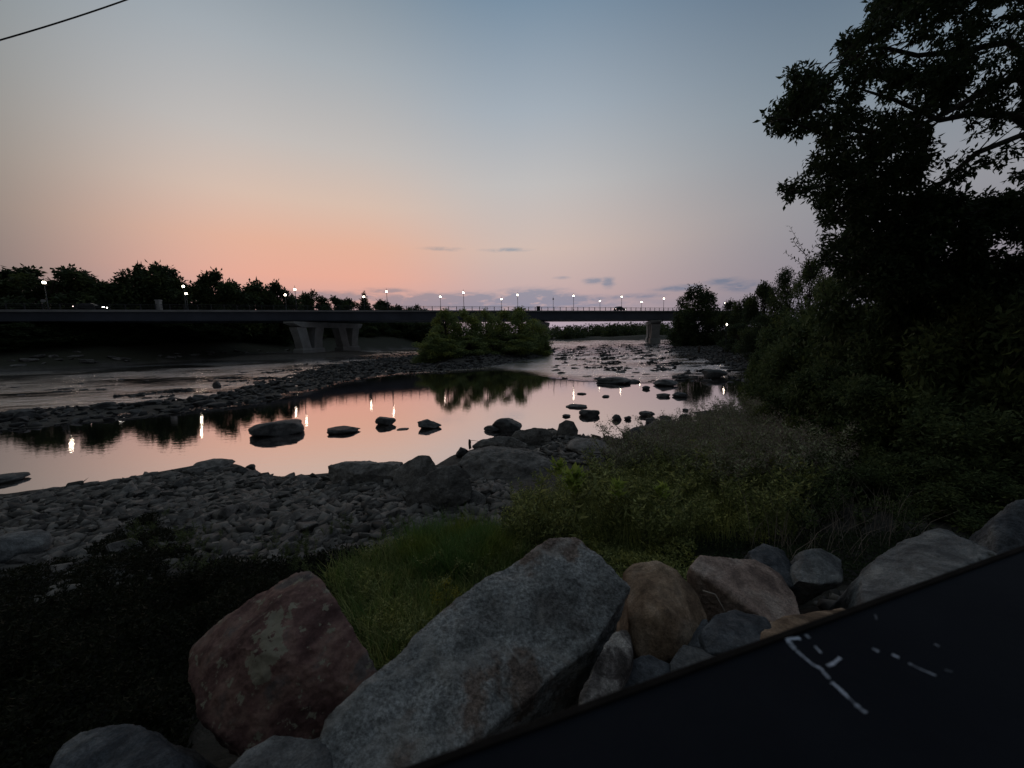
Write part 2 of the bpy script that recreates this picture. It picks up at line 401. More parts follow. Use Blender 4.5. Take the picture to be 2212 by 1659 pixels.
bp = t.n('ShaderNodeBump'); bp.inputs['Strength'].default_value = 0.8; bp.inputs['Distance'].default_value = 0.08
t.set(bp.inputs['Height'], t.math('ADD', t.math('MULTIPLY', vo.outputs['Distance'], -0.8), n2)); t.t.links.new(bp.outputs[0], b.inputs['Normal'])
tag(link('ground', me, None, gm), 'gravel shore, sand bar and dark earth banks of the river', 'ground', kind='structure')

# ---------------------------------------------------------------- river
P, F, cidx, T = polar(3.0, 1200, 260, 540)
keep = np.ones(len(P), bool)
me = bpy.data.meshes.new('river')
me.from_pydata(np.column_stack([P, np.zeros(len(P))]).tolist(), [], F.tolist()+T.tolist())
dp = sdist(P, pool_poly)
rip = np.clip(-dp/4.0+0.15, 0, 1)
at = me.attributes.new('ripple', 'FLOAT', 'POINT'); at.data.foreach_set('value', rip.astype(np.float32))
wm = bpy.data.materials.new('river_water'); wm.use_nodes = True
t = NT(wm.node_tree); out = t.n('ShaderNodeOutputMaterial')
tcn = t.n('ShaderNodeTexCoord').outputs['Object']
mp = t.n('ShaderNodeMapping'); mp.inputs['Rotation'].default_value = (0, 0, R(-20)); mp.inputs['Scale'].default_value = (0.45, 1.0, 1.0)
t.t.links.new(tcn, mp.inputs[0])
ra = t.n('ShaderNodeAttribute'); ra.attribute_name = 'ripple'
big = t.noise(mp.outputs[0], 0.9, 4, 0.6, 0.4)
patch = t.noise(mp.outputs[0], 0.12, 3, 0.6)
fine = t.noise(mp.outputs[0], 4.5, 3, 0.55)
calm = t.math('MULTIPLY', fine, 0.0022)
pm = t.math('MULTIPLY', ra.outputs['Fac'], t.ramp(patch, [(0.34, 0.25), (0.56, 1.0)]))
rough_h = t.math('MULTIPLY', pm, t.math('MULTIPLY', t.math('ADD', big, t.math('MULTIPLY', fine, 0.30)), 0.16))
bp = t.n('ShaderNodeBump'); bp.inputs['Strength'].default_value = 1.0; bp.inputs['Distance'].default_value = 1.0
t.set(bp.inputs['Height'], t.math('ADD', calm, rough_h))
fr = t.n('ShaderNodeFresnel'); fr.inputs[0].default_value = 1.8; t.t.links.new(bp.outputs[0], fr.inputs['Normal'])
gl = t.n('ShaderNodeBsdfGlossy'); gl.inputs['Color'].default_value = (0.97, 0.92, 0.93, 1)
t.set(gl.inputs['Roughness'], t.math('MULTIPLY_ADD', pm, 0.16, 0.02)); t.t.links.new(bp.outputs[0], gl.inputs['Normal'])
df = t.n('ShaderNodeBsdfDiffuse'); df.inputs[0].default_value = (0.018, 0.02, 0.017, 1)
ms = t.n('ShaderNodeMixShader'); t.t.links.new(t.math('MULTIPLY', fr.outputs[0], .88, clamp=True), ms.inputs[0])
t.t.links.new(df.outputs[0], ms.inputs[1]); t.t.links.new(gl.outputs[0], ms.inputs[2]); t.t.links.new(ms.outputs[0], out.inputs[0])
tag(link('river', me, None, wm), 'river water, still pink pool in front and rippled rapids beyond the bar', 'river', kind='structure')

def ground_hit(px, py, zoff=0.0):
    v = ray(px, py); v = v/abs(v.y)
    ts = np.geomspace(0.8, 400, 500)
    pts = np.column_stack([v.x*ts, v.y*ts]); z = CAMZ+v.z*ts
    hh = np.maximum(HH(pts), 0.0)+zoff
    k = np.argmax(z < hh)
    if z[k] >= hh[k]: k = len(ts)-1
    return Vector((pts[k, 0], pts[k, 1], hh[k]-zoff))
def Hn(x, y): return max(H1(x, y), 0.0)

# ---------------------------------------------------------------- bridge
def on_bridge(px, off=0.0, py=668):
    """point of the edge line (offset off) seen in photo column px"""
    v = ray(px, py); lo = bpt(0, off); u = bpt(1, off)-lo
    # v.x*s = lo.x+u.x*k ; v.y*s = lo.y+u.y*k
    det = v.x*(-u.y)-v.y*(-u.x)
    s = (lo.x*(-u.y)-lo.y*(-u.x))/det
    return Vector((v.x*s, v.y*s))
def zpix(px, py, xy): return atY(px, py, xy.y).z
pl = on_bridge(20); pr = on_bridge(1440)
def lerpz(xy, zl, zr):
    k = (xy.x-pl.x)/(pr.x-pl.x); return zl+(zr-zl)*k
ZTOP = (zpix(20, 668.5, pl), zpix(1440, 671.0, pr))
ZSLAB = (ZTOP[0]-0.45, ZTOP[1]-0.45)
ZBOT = (zpix(20, 693, pl), zpix(1440, 690.0, pr))
print('bridge z', ZTOP, ZBOT)
ztop = lambda xy: lerpz(xy, *ZTOP)
WB = 17.0
bridge = thing('river_bridge', 'long dark girder road bridge crossing the river on pale V-shaped concrete piers', 'bridge', (*bpt(-1), 0))
def tobr(p): return Vector(p)-bridge.location
n0, n1_ = -5.2, 8.2
def prism(mb, o1, o2, ztf, zbf, steps=14):
    rings = []
    for i in range(steps+1):
        n = n0+(n1_-n0)*i/steps
        a = bpt(n, o1); b2 = bpt(n, o2)
        zt = ztf(a); zb = zbf(a)
        rings.append([tobr((a.x, a.y, zb)), tobr((b2.x, b2.y, zb)), tobr((b2.x, b2.y, zt)), tobr((a.x, a.y, zt))])
    mb.loft(rings)
zt_ = lambda p: lerpz(p, *ZTOP); zs_ = lambda p: lerpz(p, *ZSLAB); zb_ = lambda p: lerpz(p, *ZBOT)
mb = MB(); prism(mb, 0, WB, zt_, zs_); mb.build('deck', M['fascia'], bridge)
mb = MB(); prism(mb, 0.5, WB-0.5, lambda p: zt_(p)+0.012, lambda p: zt_(p)+0.004); mb.build('roadway', M['asphalt'], bridge)
for k, o in enumerate((0.9, 4.6, 8.3, 12.0, 15.4)):
    mb = MB(); prism(mb, o, o+0.35, lambda p: zs_(p)-0.003, zb_)
    prism(mb, o-0.28, o+0.63, lambda p: zb_(p)-0.002, lambda p: zb_(p)-0.08)
    mb.build('girder', M['steel'], bridge)
mb = MB()
for i in range(54):
    n = n0+(n1_-n0)*(i+.5)/54; a = bpt(n, 8.3)
    ang = math.atan2(0.09, 0.179)
    mb.box(tobr((a.x, a.y, zs_(a)-0.9)), (0.2, 14.2, 0.9), Matrix.Rotation(ang, 3, 'Z'))
mb.build('cross_frame', M['steel'], bridge)
ang = math.atan2(0.09, 0.179); RM = Matrix.Rotation(ang, 3, 'Z')
for o in (0.18, WB-0.18):
    mb = MB(); ps = []
    nposts = 118
    for i in range(nposts):
        n = n0+(n1_-n0)*i/(nposts-1); a = bpt(n, o); z = zt_(a)
        mb.box(tobr((a.x, a.y, z+0.55)), (0.16, 0.14, 1.1), RM)
        ps.append(tobr((a.x, a.y, z)))
    for hz, rr in ((1.1, 0.05), (0.78, 0.03), (0.42, 0.03)):
        mb.tube([p+Vector((0, 0, hz)) for p in (ps[0], ps[len(ps)//2], ps[-1])], rr, 4)
    mb.build('railing', M['rail'], bridge)
# piers
pd = Vector((0.25, 0.97)).normalized(); pn = Vector((pd.y, -pd.x))
PMx = Matrix(((pn.x, pd.x, 0), (pn.y, pd.y, 0), (0, 0, 1)))
for k, (n, wd) in enumerate(((-0.98, 1.15), (2.22, 1.3), (4.82, 1.6))):
    c = bpt(n, 0.6); zb = zb_(c)
    pier = bpy.data.objects.new('pier', None); C.objects.link(pier); pier.parent = bridge; pier.location = tobr((c.x, c.y, 0))
    L = 23.6
    def prm(mb, pts_low, pts_high, z0, z1):
        f = lambda a, b2, z: PMx @ Vector((b2, a, 0))+Vector((0, 0, z))
        mb.loft([[f(a, b2, z0) for a, b2 in pts_low], [f(a, b2, z1) for a, b2 in pts_high]])
    rect = lambda a0, a1, w_: [(a0, -w_), (a1, -w_), (a1, w_), (a0, w_)]
    mb = MB(); prm(mb, rect(0.2, L-.2, wd+.25), rect(-2.4, L+.6, wd+.35), zb-1.7, zb-.75)
    prm(mb, rect(-2.4, L+.6, wd+.35), rect(-2.4, L+.6, wd+.35), zb-.75, zb-.35)
    mb.build('pier_cap', M['concrete'], pier)
    for v0 in (-1.3, 13.6):
        zf = 2.0
        mb = MB(); prm(mb, rect(v0+1.0, v0+8.9, wd+.35), rect(v0+1.1, v0+8.8, wd+.3), -0.6, zf-.35)
        prm(mb, rect(v0+1.1, v0+8.8, wd+.3), rect(v0+1.35, v0+8.55, wd+.05), zf-.35, zf-.003)
        mb.build('pier_footing', M['concrete'], pier)
        for (a0, a1, b0, b1) in ((v0+1.6, v0+4.5, v0+.1, v0+3.2), (v0+5.4, v0+8.3, v0+6.4, v0+9.4)):
            mb = MB(); prm(mb, rect(a0, a1, wd-.05), rect(a0*.6+b0*.4, a1*.6+b1*.4-.1, wd-.12), zf, zf+(zb-1.7-zf)*.45)
            prm(mb, rect(a0*.6+b0*.4, a1*.6+b1*.4-.1, wd-.12), rect(b0, b1, wd), zf+(zb-1.7-zf)*.45, zb-1.703)
            mb.build('pier_leg', M['concrete'], pier)
# bearing blocks under the girders are hidden by the girders' flanges

# concrete pylon standing on the bridge at left
xy = on_bridge(340, -0.0); z = zt_(xy)
xy2 = bpt(0, 0)
py_ = thing('concrete_pillar', 'pale square concrete pillar standing on the bridge parapet near its left end', 'pillar', (xy.x, xy.y, z+0.004))
mb = MB(); mb.box((0, 0.5, 0.95), (0.85, 0.7, 1.9)); mb.build('shaft', M['concrete'], py_)
mb = MB(); mb.box((0, 0.5, 2.02), (1.0, 0.85, 0.23)); mb.build('cap', M['concrete'], py_)

# ---------------------------------------------------------------- lamps on the bridge
def lamp_parts(root, hgt, lit=True, r=0.27):
    mb = MB(); mb.tube([(0, 0, 0), (0, 0, .5), (0, 0, .55), (0, 0, hgt-.45)], [.16, .14, .085, .06], 8); mb.build('pole', M['pole'], root, True)
    mb = MB(); mb.tube([(0, 0, hgt-.45), (0, 0, hgt-.3), (0, 0, hgt-.25)], [.06, .2, .22], 8); mb.build('lamp_base', M['pole'], root, True)
    mb = MB(); mb.tube([(0, 0, hgt-.247), (0, 0, hgt-.1), (0, 0, hgt+.12), (0, 0, hgt+.2)], [.16, r, r*.85, .14], 10)
    mb.build('lamp_globe', M['lamp'] if lit else M['lampoff'], root, True)
    mb = MB(); mb.tube([(0, 0, hgt+.203), (0, 0, hgt+.28), (0, 0, hgt+.42), (0, 0, hgt+.95)], [.26, .2, .06, .02], 8); mb.build('lamp_cap', M['pole'], root, True)
near_l = [(95, 610, 'lit bridge lamp glowing in front of the large domed tree at far left'),
          (396, 618.5, 'lit bridge lamp above another one, right of the tallest left bank tree'),
          (637, 625, 'tall lit bridge lamp above the left V-shaped pier'),
          (835, 630, 'tall lit bridge lamp just left of where the tree line meets the railing'),
          (1001, 632, 'tall lit bridge lamp above the left half of the island bushes'),
          (1118, 637, 'tall lit bridge lamp above the right half of the island bushes'),
          (1239, 639, 'tall lit bridge lamp right of the unlit small one'),
          (1343, 641, 'tall lit bridge lamp right beside the car on the bridge'),
          (1434, 645, 'tall lit bridge lamp above the right hand pier'),
          (1541, 643, 'tall lit bridge lamp at the right edge of the feathery riverside tree')]
far_l = [(402, 634, 'lower of two bridge lamps seen together in the left bank trees', 1), (616, 637, 'small lit lamp on the far kerb glowing against the end of the dark tree row', 1),
         (786, 641, 'small lit far kerb lamp beside the pointed conifer top', 1), (951, 641, 'small lit far kerb lamp above the left end of the island bushes', 1),
         (1083, 646, 'small lit far kerb lamp above the yellowish island crown', 1), (1195, 646, 'small unlit dark lamp on the far kerb in front of grey cloud', 0),
         (1296, 650, 'small lit far kerb lamp left of the car on the bridge', 1), (1386, 652, 'small lit far kerb lamp left of the right hand pier', 1),
         (1566, 654, 'small lit far kerb lamp among leaves right of the feathery tree', 1)]
for px_, py2, lab in near_l:
    xy = on_bridge(px_, 0.7, py2); z = zt_(xy)+0.02
    g_ = thing('street_lamp', lab, 'street lamp', (xy.x, xy.y, z), 0, 'lamp posts along the bridge')
    lamp_parts(g_, zpix(px_, py2, xy)-z, True, 0.30 if px_ < 100 else 0.23)
for px_, py2, lab, lit in far_l:
    xy = on_bridge(px_, WB-0.7, py2); z = zt_(xy)+0.02
    g_ = thing('street_lamp', lab, 'street lamp', (xy.x, xy.y, z), 0, 'lamp posts along the bridge')
    lamp_parts(g_, zpix(px_, py2, xy)-z, bool(lit))

# ---------------------------------------------------------------- cars on the bridge
def car(px, off, label, flip, h_hi=1.5, length=4.6, blunt=False):
    xy = on_bridge(px, off); z = zt_(xy)+0.013
    r = thing('parked_car' if False else 'car', label, 'car', (xy.x, xy.y, z), ang+(math.pi if flip else 0), 'cars driving on the bridge')
    l = length/2
    prof = [(-l, .35), (-l, .85), (-l+.15, .95), (-l+.75, 1.0), (-l+1.35, 1.42), (-l+2.7, 1.45), (-l+3.35, 1.0), (l-.3, .85), (l, .7), (l, .35)]
    mb = MB(); mb.loft([[Vector((a, -.88, b_*h_hi/1.45)) for a, b_ in prof], [Vector((a, .88, b_*h_hi/1.45)) for a, b_ in prof]]); mb.build('body', M['carpaint'], r)
    mb = MB()
    for s in (-1, 1):
        y0 = .883*s; k = h_hi/1.45
        q = [Vector((-l+.95, y0, 1.02*k)), Vector((-l+1.42, y0, 1.36*k)), Vector((-l+2.62, y0, 1.38*k)), Vector((-l+3.1, y0, 1.02*k))]
        mb.add(q, [(0, 1, 2, 3)])
    mb.build('window', M['glass'], r)
    for a in (-l+.9, l-.9):
        for s in (-1, 1):
            mb = MB(); mb.tube([(a, .70*s, .33), (a, .9*s, .33)], .33, 14); mb.build('wheel', M['tyre'], r)
    for s in (-1, 1):
        mb = MB(); mb.box((l+.02, .62*s, .68), (.08, .34, .2)); mb.box((l-.1, .89*s, .68), (.22, .04, .18)); mb.build('headlight', M['head'], r)
        mb = MB(); mb.box((-l-.02, .66*s, .8), (.06, .3, .16)); mb.box((-l+.08, .89*s, .8), (.14, .04, .12)); mb.build('tail_light', M['tail'], r)
    return r
car(1338, 3.2, 'dark car silhouetted on the right half of the bridge, headlight at its right end', False, 1.7, 4.8)
car(196, 3.2, 'dark car with lights on at the left end of the bridge below the trees', False, 1.5, 4.6)
# bin on the far walkway and a round sign
xy = on_bridge(1163, 1.2); z = zt_(xy)+0.02
b_ = thing('utility_box', 'small dark box on the bridge walkway above the middle pier', 'utility box', (xy.x, xy.y, z), ang)
mb = MB(); mb.box((0, 0, .65), (1.0, .6, 1.3)); mb.build('cabinet', M['rail'], b_)
mb = MB(); mb.box((0, 0, 1.36), (1.1, .7, .11)); mb.build('lid', M['rail'], b_)
xy = on_bridge(97, 1.0); z = zt_(xy)+0.02; zz = zpix(97, 650, xy)
s_ = thing('road_sign', 'small oval grey sign on a post below the big lamp at far left', 'road sign', (xy.x, xy.y, z))
mb = MB(); mb.tube([(0, 0, 0), (0, 0, zz-z)], .04, 6); mb.build('post', M['pole'], s_)
mb = MB(); mb.loft([[Vector((math.cos(a)*.55, y_, zz-z+math.sin(a)*.32)) for a in [i*math.pi/8 for i in range(16)]] for y_ in (-.08, -.045)]); mb.build('sign_plate', flat_mat('sign_grey', (.2, .2, .2), .5), s_)

# ---------------------------------------------------------------- overhead wire
a = atY(-260, 157, 9.0); b2 = atY(540, -105, 12.0)
pts = [a.lerp(b2, i/24)-Vector((0, 0, 0.18*math.sin(math.pi*i/24))) for i in range(25)]
mb = MB(); mb.tube(pts, 0.016, 6)
tag(mb.build('overhead_cable', M['rail'], None, True), 'thin dark overhead cable crossing the upper left corner of the sky', 'cable')

# ---------------------------------------------------------------- foliage generators
def leaf_arrays(pts, dirs, L, Wd, rg, curl=0.12, up=1.0):
    n = len(pts)
    dirs = dirs/np.maximum(np.linalg.norm(dirs, axis=1, keepdims=True), 1e-6)
    rv = rg.normal(size=(n, 3))*.6+np.array([0, 0, up]); side = np.cross(dirs, rv); side /= np.maximum(np.linalg.norm(side, axis=1, keepdims=True), 1e-6)
    nrm = np.cross(dirs, side)
    Ls = (L*rg.uniform(0.6, 1.3, n))[:, None]; Ws = (Wd*rg.uniform(0.6, 1.25, n))[:, None]
    v0 = pts; v2 = pts+dirs*Ls-nrm*Ls*curl; m_ = pts+dirs*Ls*0.45+nrm*Ls*curl*0.5
    v1 = m_+side*Ws*.5; v3 = m_-side*Ws*.5
    V = np.stack([v0, v1, v2, v3], 1).reshape(-1, 3)
    Fq = np.arange(4*n).reshape(-1, 4)
    return V, Fq
def clump_points(cs, rs, n, rg, flat=0.8, shell=0.45):
    cs = np.asarray(cs, float); rs = np.asarray(rs, float)
    wgt = rs**2; idx = rg.choice(len(cs), n, p=wgt/wgt.sum())
    d = rg.normal(size=(n, 3)); d /= np.linalg.norm(d, axis=1, keepdims=True)
    r = (shell+(1-shell)*rg.random(n))*(1+0.18*rg.normal(size=n))
    off = d*r[:, None]*rs[idx][:, None]; off[:, 2] *= flat
    return cs[idx]+off, d, idx
def crown_mesh(name, cs, rs, n, L, Wd, seed, droop=0.4, flat=1.0, shell=0.3):
    rg = np.random.default_rng(seed)
    p, d, _ = clump_points(cs, rs, n, rg, flat, shell)
    dirs = d*0.7+rg.normal(size=(n, 3))*0.6; dirs[:, 2] -= droop
    V, Fq = leaf_arrays(p, dirs, L, Wd, rg, .12, .45)
    return fast_mesh(name, V, Fq)
def curve_pts(a, b2, sag, n, rg):
    a = Vector(a); b2 = Vector(b2); d = (b2-a).length
    j = [Vector(rg.normal(size=3))*d*0.035 for _ in range(n+1)]
    out_ = []
    for i in range(n+1):
        t_ = i/n; p = a.lerp(b2, t_)+Vector((0, 0, math.sin(math.pi*t_)*sag*d))
        if 0 < i < n: p += j[i]
        out_.append(p)
    return out_
def gen_tree(seed, Ht, Wd, n, L, lw, crown0=0.25, kind='round'):
    """unit-less tree at origin: returns trunk mesh (MB) and crown mesh"""
    rg = np.random.default_rng(seed); cs = []; rs = []
    ncl = 44
    for i in range(ncl):
        if kind == 'cone':
            z = crown0+(1-crown0)*(i+.5)/ncl; rad = Wd*.5*(1-z)*1.0+.03*Wd
            a = i*2.4; cs.append((math.cos(a)*rad*.6, math.sin(a)*rad*.6, z*Ht)); rs.append(max(rad*.6, .05*Wd))
            continue
        z = rg.uniform(0.0, 1.0)
        prof = math.sqrt(max(0.0, 1-(2*z-0.95)**2))*(1.0 if kind == 'round' else (1.05-.35*z))
        a = rg.uniform(0, 2*math.pi); rad = Wd*.5*prof*rg.uniform(.45, .95)
        r = Wd*rg.uniform(.12, .22)*(1-.3*z)
        cs.append((math.cos(a)*rad, math.sin(a)*rad, Ht*(crown0+(1-crown0)*z)-r*.6)); rs.append(r)
    tb = MB(); tr = Ht*0.018+0.02
    top = Vector((rg.normal()*.03*Ht, rg.normal()*.03*Ht, Ht*.8))
    tp = curve_pts((0, 0, -.3), top, 0, 6, rg)
    tb.tube(tp, [tr*1.3, tr, tr*.9, tr*.75, tr*.55, tr*.4, tr*.15], 7)
    for c, r in zip(cs, rs):
        zt = min(max(c[2]*.55, Ht*.12), Ht*.7); k = zt/(Ht*.8)*6
        a0 = tp[int(min(k, 5))].lerp(tp[int(min(k, 5))+1], k-int(min(k, 5)))
        tb.tube(curve_pts(a0, c, .08, 4, rg), [tr*.42, tr*.34, tr*.25, tr*.16, tr*.07], 5)
    return tb, crown_mesh('crown', cs, rs, n, L, lw, seed+1)
_tree_cache = {}
def tree(name, label, x, y, z, Ht, Wd, mat, group=None, seed=1, n=3500, leaf=0.45, crown0=.15, kind='round', variants=3):
    key = (mat, kind, seed % variants, n, leaf, crown0)
    if key not in _tree_cache:
        tb, cme = gen_tree(11*(seed % variants)+len(_tree_cache)*3+5, 10.0, 8.0, n, leaf, leaf*.55, crown0, kind)
        tme = bpy.data.meshes.new('trunk'); tme.from_pydata(tb.v, [], tb.f); tme.materials.append(M['bark']); cme.materials.append(M[mat])
        _tree_cache[key] = (tme, cme)
    tme, cme = _tree_cache[key]
    r = thing(name, label, 'shrub' if 'shrub' in name or 'bush' in name else 'tree', (x, y, z), rnd.uniform(0, 6.28), group)
    r.scale = (Wd/8.0, Wd/8.0, Ht/10.0)
    link('trunk', tme, r); link('crown', cme, r)
    return r

# trees behind the bridge on the left bank: (px centre, top y, half width px, depth, kind, label)
LT = [(-40, 610, 70, 98, 'round', 'dark tree cut by the left frame edge beyond the bridge'),
      (62, 582, 62, 99, 'round', 'dark domed tree crown just left of the big far left lamp'),
      (118, 574, 68, 96, 'round', 'widest dark domed tree beyond the bridge at far left'),
      (180, 594, 48, 100, 'round', 'sloping dark tree right of the widest dome'),
      (215, 612, 28, 104, 'round', 'small dark tree at the gap between the two left bank clumps'),
      (268, 610, 42, 104, 'round', 'low dark tree left of the tallest left bank crown'),
      (300, 575, 46, 105, 'round', 'tall ragged tree, left one of the highest pair over the bridge'),
      (338, 573, 46, 108, 'round', 'tall ragged tree, right one of the highest pair over the bridge'),
      (385, 602, 40, 108, 'round', 'dark tree behind the two lamps shown one above the other'),
      (430, 612, 36, 112, 'round', 'low dark tree between the twin lamps and the peaked tree'),
      (464, 588, 38, 114, 'round', 'peaked narrow topped tree in the middle of the left tree row'),
      (512, 604, 46, 118, 'round', 'rounded dark tree right of the peaked tree'),
      (556, 609, 38, 122, 'round', 'second rounded dark tree right of the peaked tree'),
      (596, 612, 34, 124, 'round', 'last tall dark tree of the left row before the lamps'),
      (640, 640, 30, 146, 'round', 'low tree under the lamp above the left pier'),
      (676, 631, 32, 150, 'round', 'two lobed mid distance tree right of the left pier lamp'),
      (722, 643, 28, 156, 'round', 'low dark tree between the lobed tree and the conifer'),
      (752, 642, 26, 160, 'round', 'small tree directly left of the pointed conifer'),
      (786, 634, 20, 160, 'cone', 'pointed dark conifer beside the small lit lamp'),
      (822, 650, 28, 168, 'round', 'low tree right of the pointed conifer'),
      (862, 657, 30, 176, 'round', 'low tree on the hill shoulder where the railing begins'),
      (900, 661, 30, 184, 'round', 'lowest tree at the end of the left hill, left of the island')]
for i, (px_, ty, hw, dep, kd, lab) in enumerate(LT):
    top = atY(px_, ty, dep); g = max(H1(top.x, dep), 1.0)
    tree('broadleaf_tree' if kd == 'round' else 'conifer_tree', lab, top.x, dep, g-.3, (top.z-g+.3)*1.02, hw/FPX*dep*2.5, 'leaf_far', 'trees on the left bank beyond the bridge', i, 11000, .55, .0, kd)
# bushes along the left bank waterline under the bridge
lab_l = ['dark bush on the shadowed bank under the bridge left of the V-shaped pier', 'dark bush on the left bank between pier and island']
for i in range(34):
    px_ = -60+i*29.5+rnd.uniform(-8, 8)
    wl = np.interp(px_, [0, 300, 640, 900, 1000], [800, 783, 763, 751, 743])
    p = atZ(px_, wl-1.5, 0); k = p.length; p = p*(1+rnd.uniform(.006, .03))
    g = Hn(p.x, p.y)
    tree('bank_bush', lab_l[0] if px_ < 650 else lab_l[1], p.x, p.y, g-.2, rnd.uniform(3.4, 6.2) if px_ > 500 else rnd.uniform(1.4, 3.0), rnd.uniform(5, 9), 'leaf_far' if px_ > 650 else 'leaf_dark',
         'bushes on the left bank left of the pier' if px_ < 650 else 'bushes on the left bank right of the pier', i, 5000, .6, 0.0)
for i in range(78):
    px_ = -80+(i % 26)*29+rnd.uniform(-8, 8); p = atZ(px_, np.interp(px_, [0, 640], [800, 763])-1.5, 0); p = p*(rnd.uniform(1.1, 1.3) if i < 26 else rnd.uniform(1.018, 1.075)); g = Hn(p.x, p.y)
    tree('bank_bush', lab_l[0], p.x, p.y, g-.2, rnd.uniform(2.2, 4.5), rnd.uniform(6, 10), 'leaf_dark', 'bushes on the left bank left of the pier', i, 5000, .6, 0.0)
# trees seen under the bridge between pier and island
for i in range(11):
    px_ = 690+i*27; dep = rnd.uniform(165, 190)
    top = atY(px_, 690-rnd.uniform(0, 12), dep); g = Hn(top.x, dep)
    tree('broadleaf_tree', 'dark bank tree seen below the deck between left pier and island', top.x, dep, g-.5, top.z-g, rnd.uniform(13, 19), 'leaf_far', 'trees seen under the bridge', i, 6500, .55, .05)

# island bushes
IS = [(935, 762, 722, 34, 61, 'low yellowish bush at the left tip of the island'), (925, 775, 745, 26, 60, 'lowest round bush at the left end of the island'),
      (968, 778, 735, 34, 61, 'low dense bush in front of the island, second from the left tip'), (960, 768, 680, 32, 66, 'tall bush on the left half of the island reaching the deck'),
      (1000, 772, 676, 36, 68, 'tall green bush on the island left of the sky gap'), (1012, 782, 728, 40, 64, 'low dense bush at the front middle of the island'),
      (1046, 772, 680, 28, 70, 'yellowish open crowned small tree in the middle of the island'), (1060, 778, 735, 40, 68, 'low dense bush front right of the island middle'),
      (1088, 768, 681, 34, 74, 'green small tree on the island below the tallest lamp'), (1122, 768, 676, 36, 76, 'round crowned tree on the right half of the island'),
      (1108, 772, 722, 42, 72, 'spreading low bush on the right half of the island'), (1152, 766, 700, 30, 80, 'bush left of the middle pier on the island'),
      (1166, 764, 728, 26, 80, 'last low bush at the right tip of the island')]
for i, (px_, by, ty, hw, dep, lab) in enumerate(IS):
    top = atY(px_, ty-(12 if ty < 705 else 4), dep); g = max(H1(top.x, dep), .2)
    tree('island_bush', lab, top.x, dep, g-.1, (top.z-g), hw/FPX*dep*2.5, 'leaf_isle', 'bushes on the island', i, 13000 if hw != 28 else 8000, .36, -.03 if hw != 28 else .15)

# far wood
rg = np.random.default_rng(5); cs = []; rs = []
for i in range(150):
    px_ = rg.uniform(1130, 1500); dep = rg.uniform(255, 420)
    ty = np.interp(px_, [1180, 1230, 1300, 1380, 1410, 1480], [708, 703, 702, 698, 697, 700])+rg.normal()*1.5
    p = atY(px_, ty, dep)
    for q in range(4):
        r = rg.uniform(3.0, 5.0)
        cs.append((p.x+rg.normal()*2, p.y+rg.normal()*2, max(1, p.z-r-q*3.2))); rs.append(r)
me = crown_mesh('far_wood', cs, rs, 50000, 1.5, 1.0, 3, .2)
tag(link('far_wood', me, None, M['leaf_far']), 'distant dark wood closing the river under the right span of the bridge', 'wood', kind='stuff')

# ---------------------------------------------------------------- right bank trees
RT = [(1508, 616, 44, 108, .03, 'feathery isolated tree in front of the right end of the bridge'),
      (1478, 672, 30, 110, 0, 'low tree left of the feathery tree at the right pier'),
      (1545, 676, 34, 104, 0, 'low dark tree right of the feathery tree'),
      (1578, 650, 26, 92, .1, 'small tree beside the last lamp on the right'),
      (1612, 640, 34, 80, 0, 'rounded tree second from the feathery tree'),
      (1650, 612, 34, 66, 0, 'taller rounded tree on the rising right tree line'),
      (1700, 580, 42, 54, 0, 'green tree crown below the leafy twigs'),
      (1760, 560, 60, 42, 0, 'bushy tree under the lowest hanging branches of the big tree'),
      (1600, 700, 40, 70, 0, 'low bushy tree at the head of the right gravel shoal'),
      (1650, 680, 46, 52, 0, 'dark bushy tree behind the right hand shrubs'),
      (1840, 540, 80, 34, 0, 'dark tree filling the gap behind the big tree crown'),
      (1960, 560, 100, 26, 0, 'dark leafy tree beneath the big tree'),
      (2120, 600, 110, 20, 0, 'dark leafy tree at the right frame edge')]
for i, (px_, ty, hw, dep, c0, lab) in enumerate(RT):
    top = atY(px_, ty, dep); g = Hn(top.x, dep)
    near_ = dep < 60
    tree('riverside_tree', lab, top.x, dep, g-.3, top.z-g+.3, hw/FPX*dep*2.1, 'leaf_far' if dep > 50 else 'leaf_thicket', 'trees along the right bank', i, 20000 if near_ else 12000, .26 if near_ else .42, c0, 'round', 3)
# bushes along right bank waterline
for i, (px_, by, hh_, ww_) in enumerate([(1462, 742, 3.5, 8), (1500, 743, 4.5, 9), (1535, 744, 3.6, 8), (1570, 745, 4.2, 8), (1600, 747, 4, 7), (1640, 750, 4.5, 7), (1690, 760, 4, 6), (1750, 775, 4.0, 6), (1820, 800, 3.5, 5)]):
    p = ground_hit(px_, by)
    tree('bank_bush', 'low bush along the top of the right gravel shoal', p.x, p.y, p.z-.1, hh_, ww_, 'leaf_far', 'bushes along the right gravel shoal', i, 5000, .5, 0.0)
# small light among the right bank trees
p = atY(1570, 701, 60)
g_ = thing('path_lamp', 'tiny lit lamp low among the dark trees of the right bank', 'lamp', (p.x, 60, Hn(p.x, 60)))
mb = MB(); mb.tube([(0, 0, 0), (0, 0, p.z-g_.location.z-.12)], .05, 6); mb.build('pole', M['pole'], g_)
mb = MB(); q = p.z-g_.location.z; mb.tube([(0, 0, q-.117), (0, 0, q), (0, 0, q+.1)], [.05, .1, .05], 8); mb.build('lamp_globe', M['lamp'], g_)

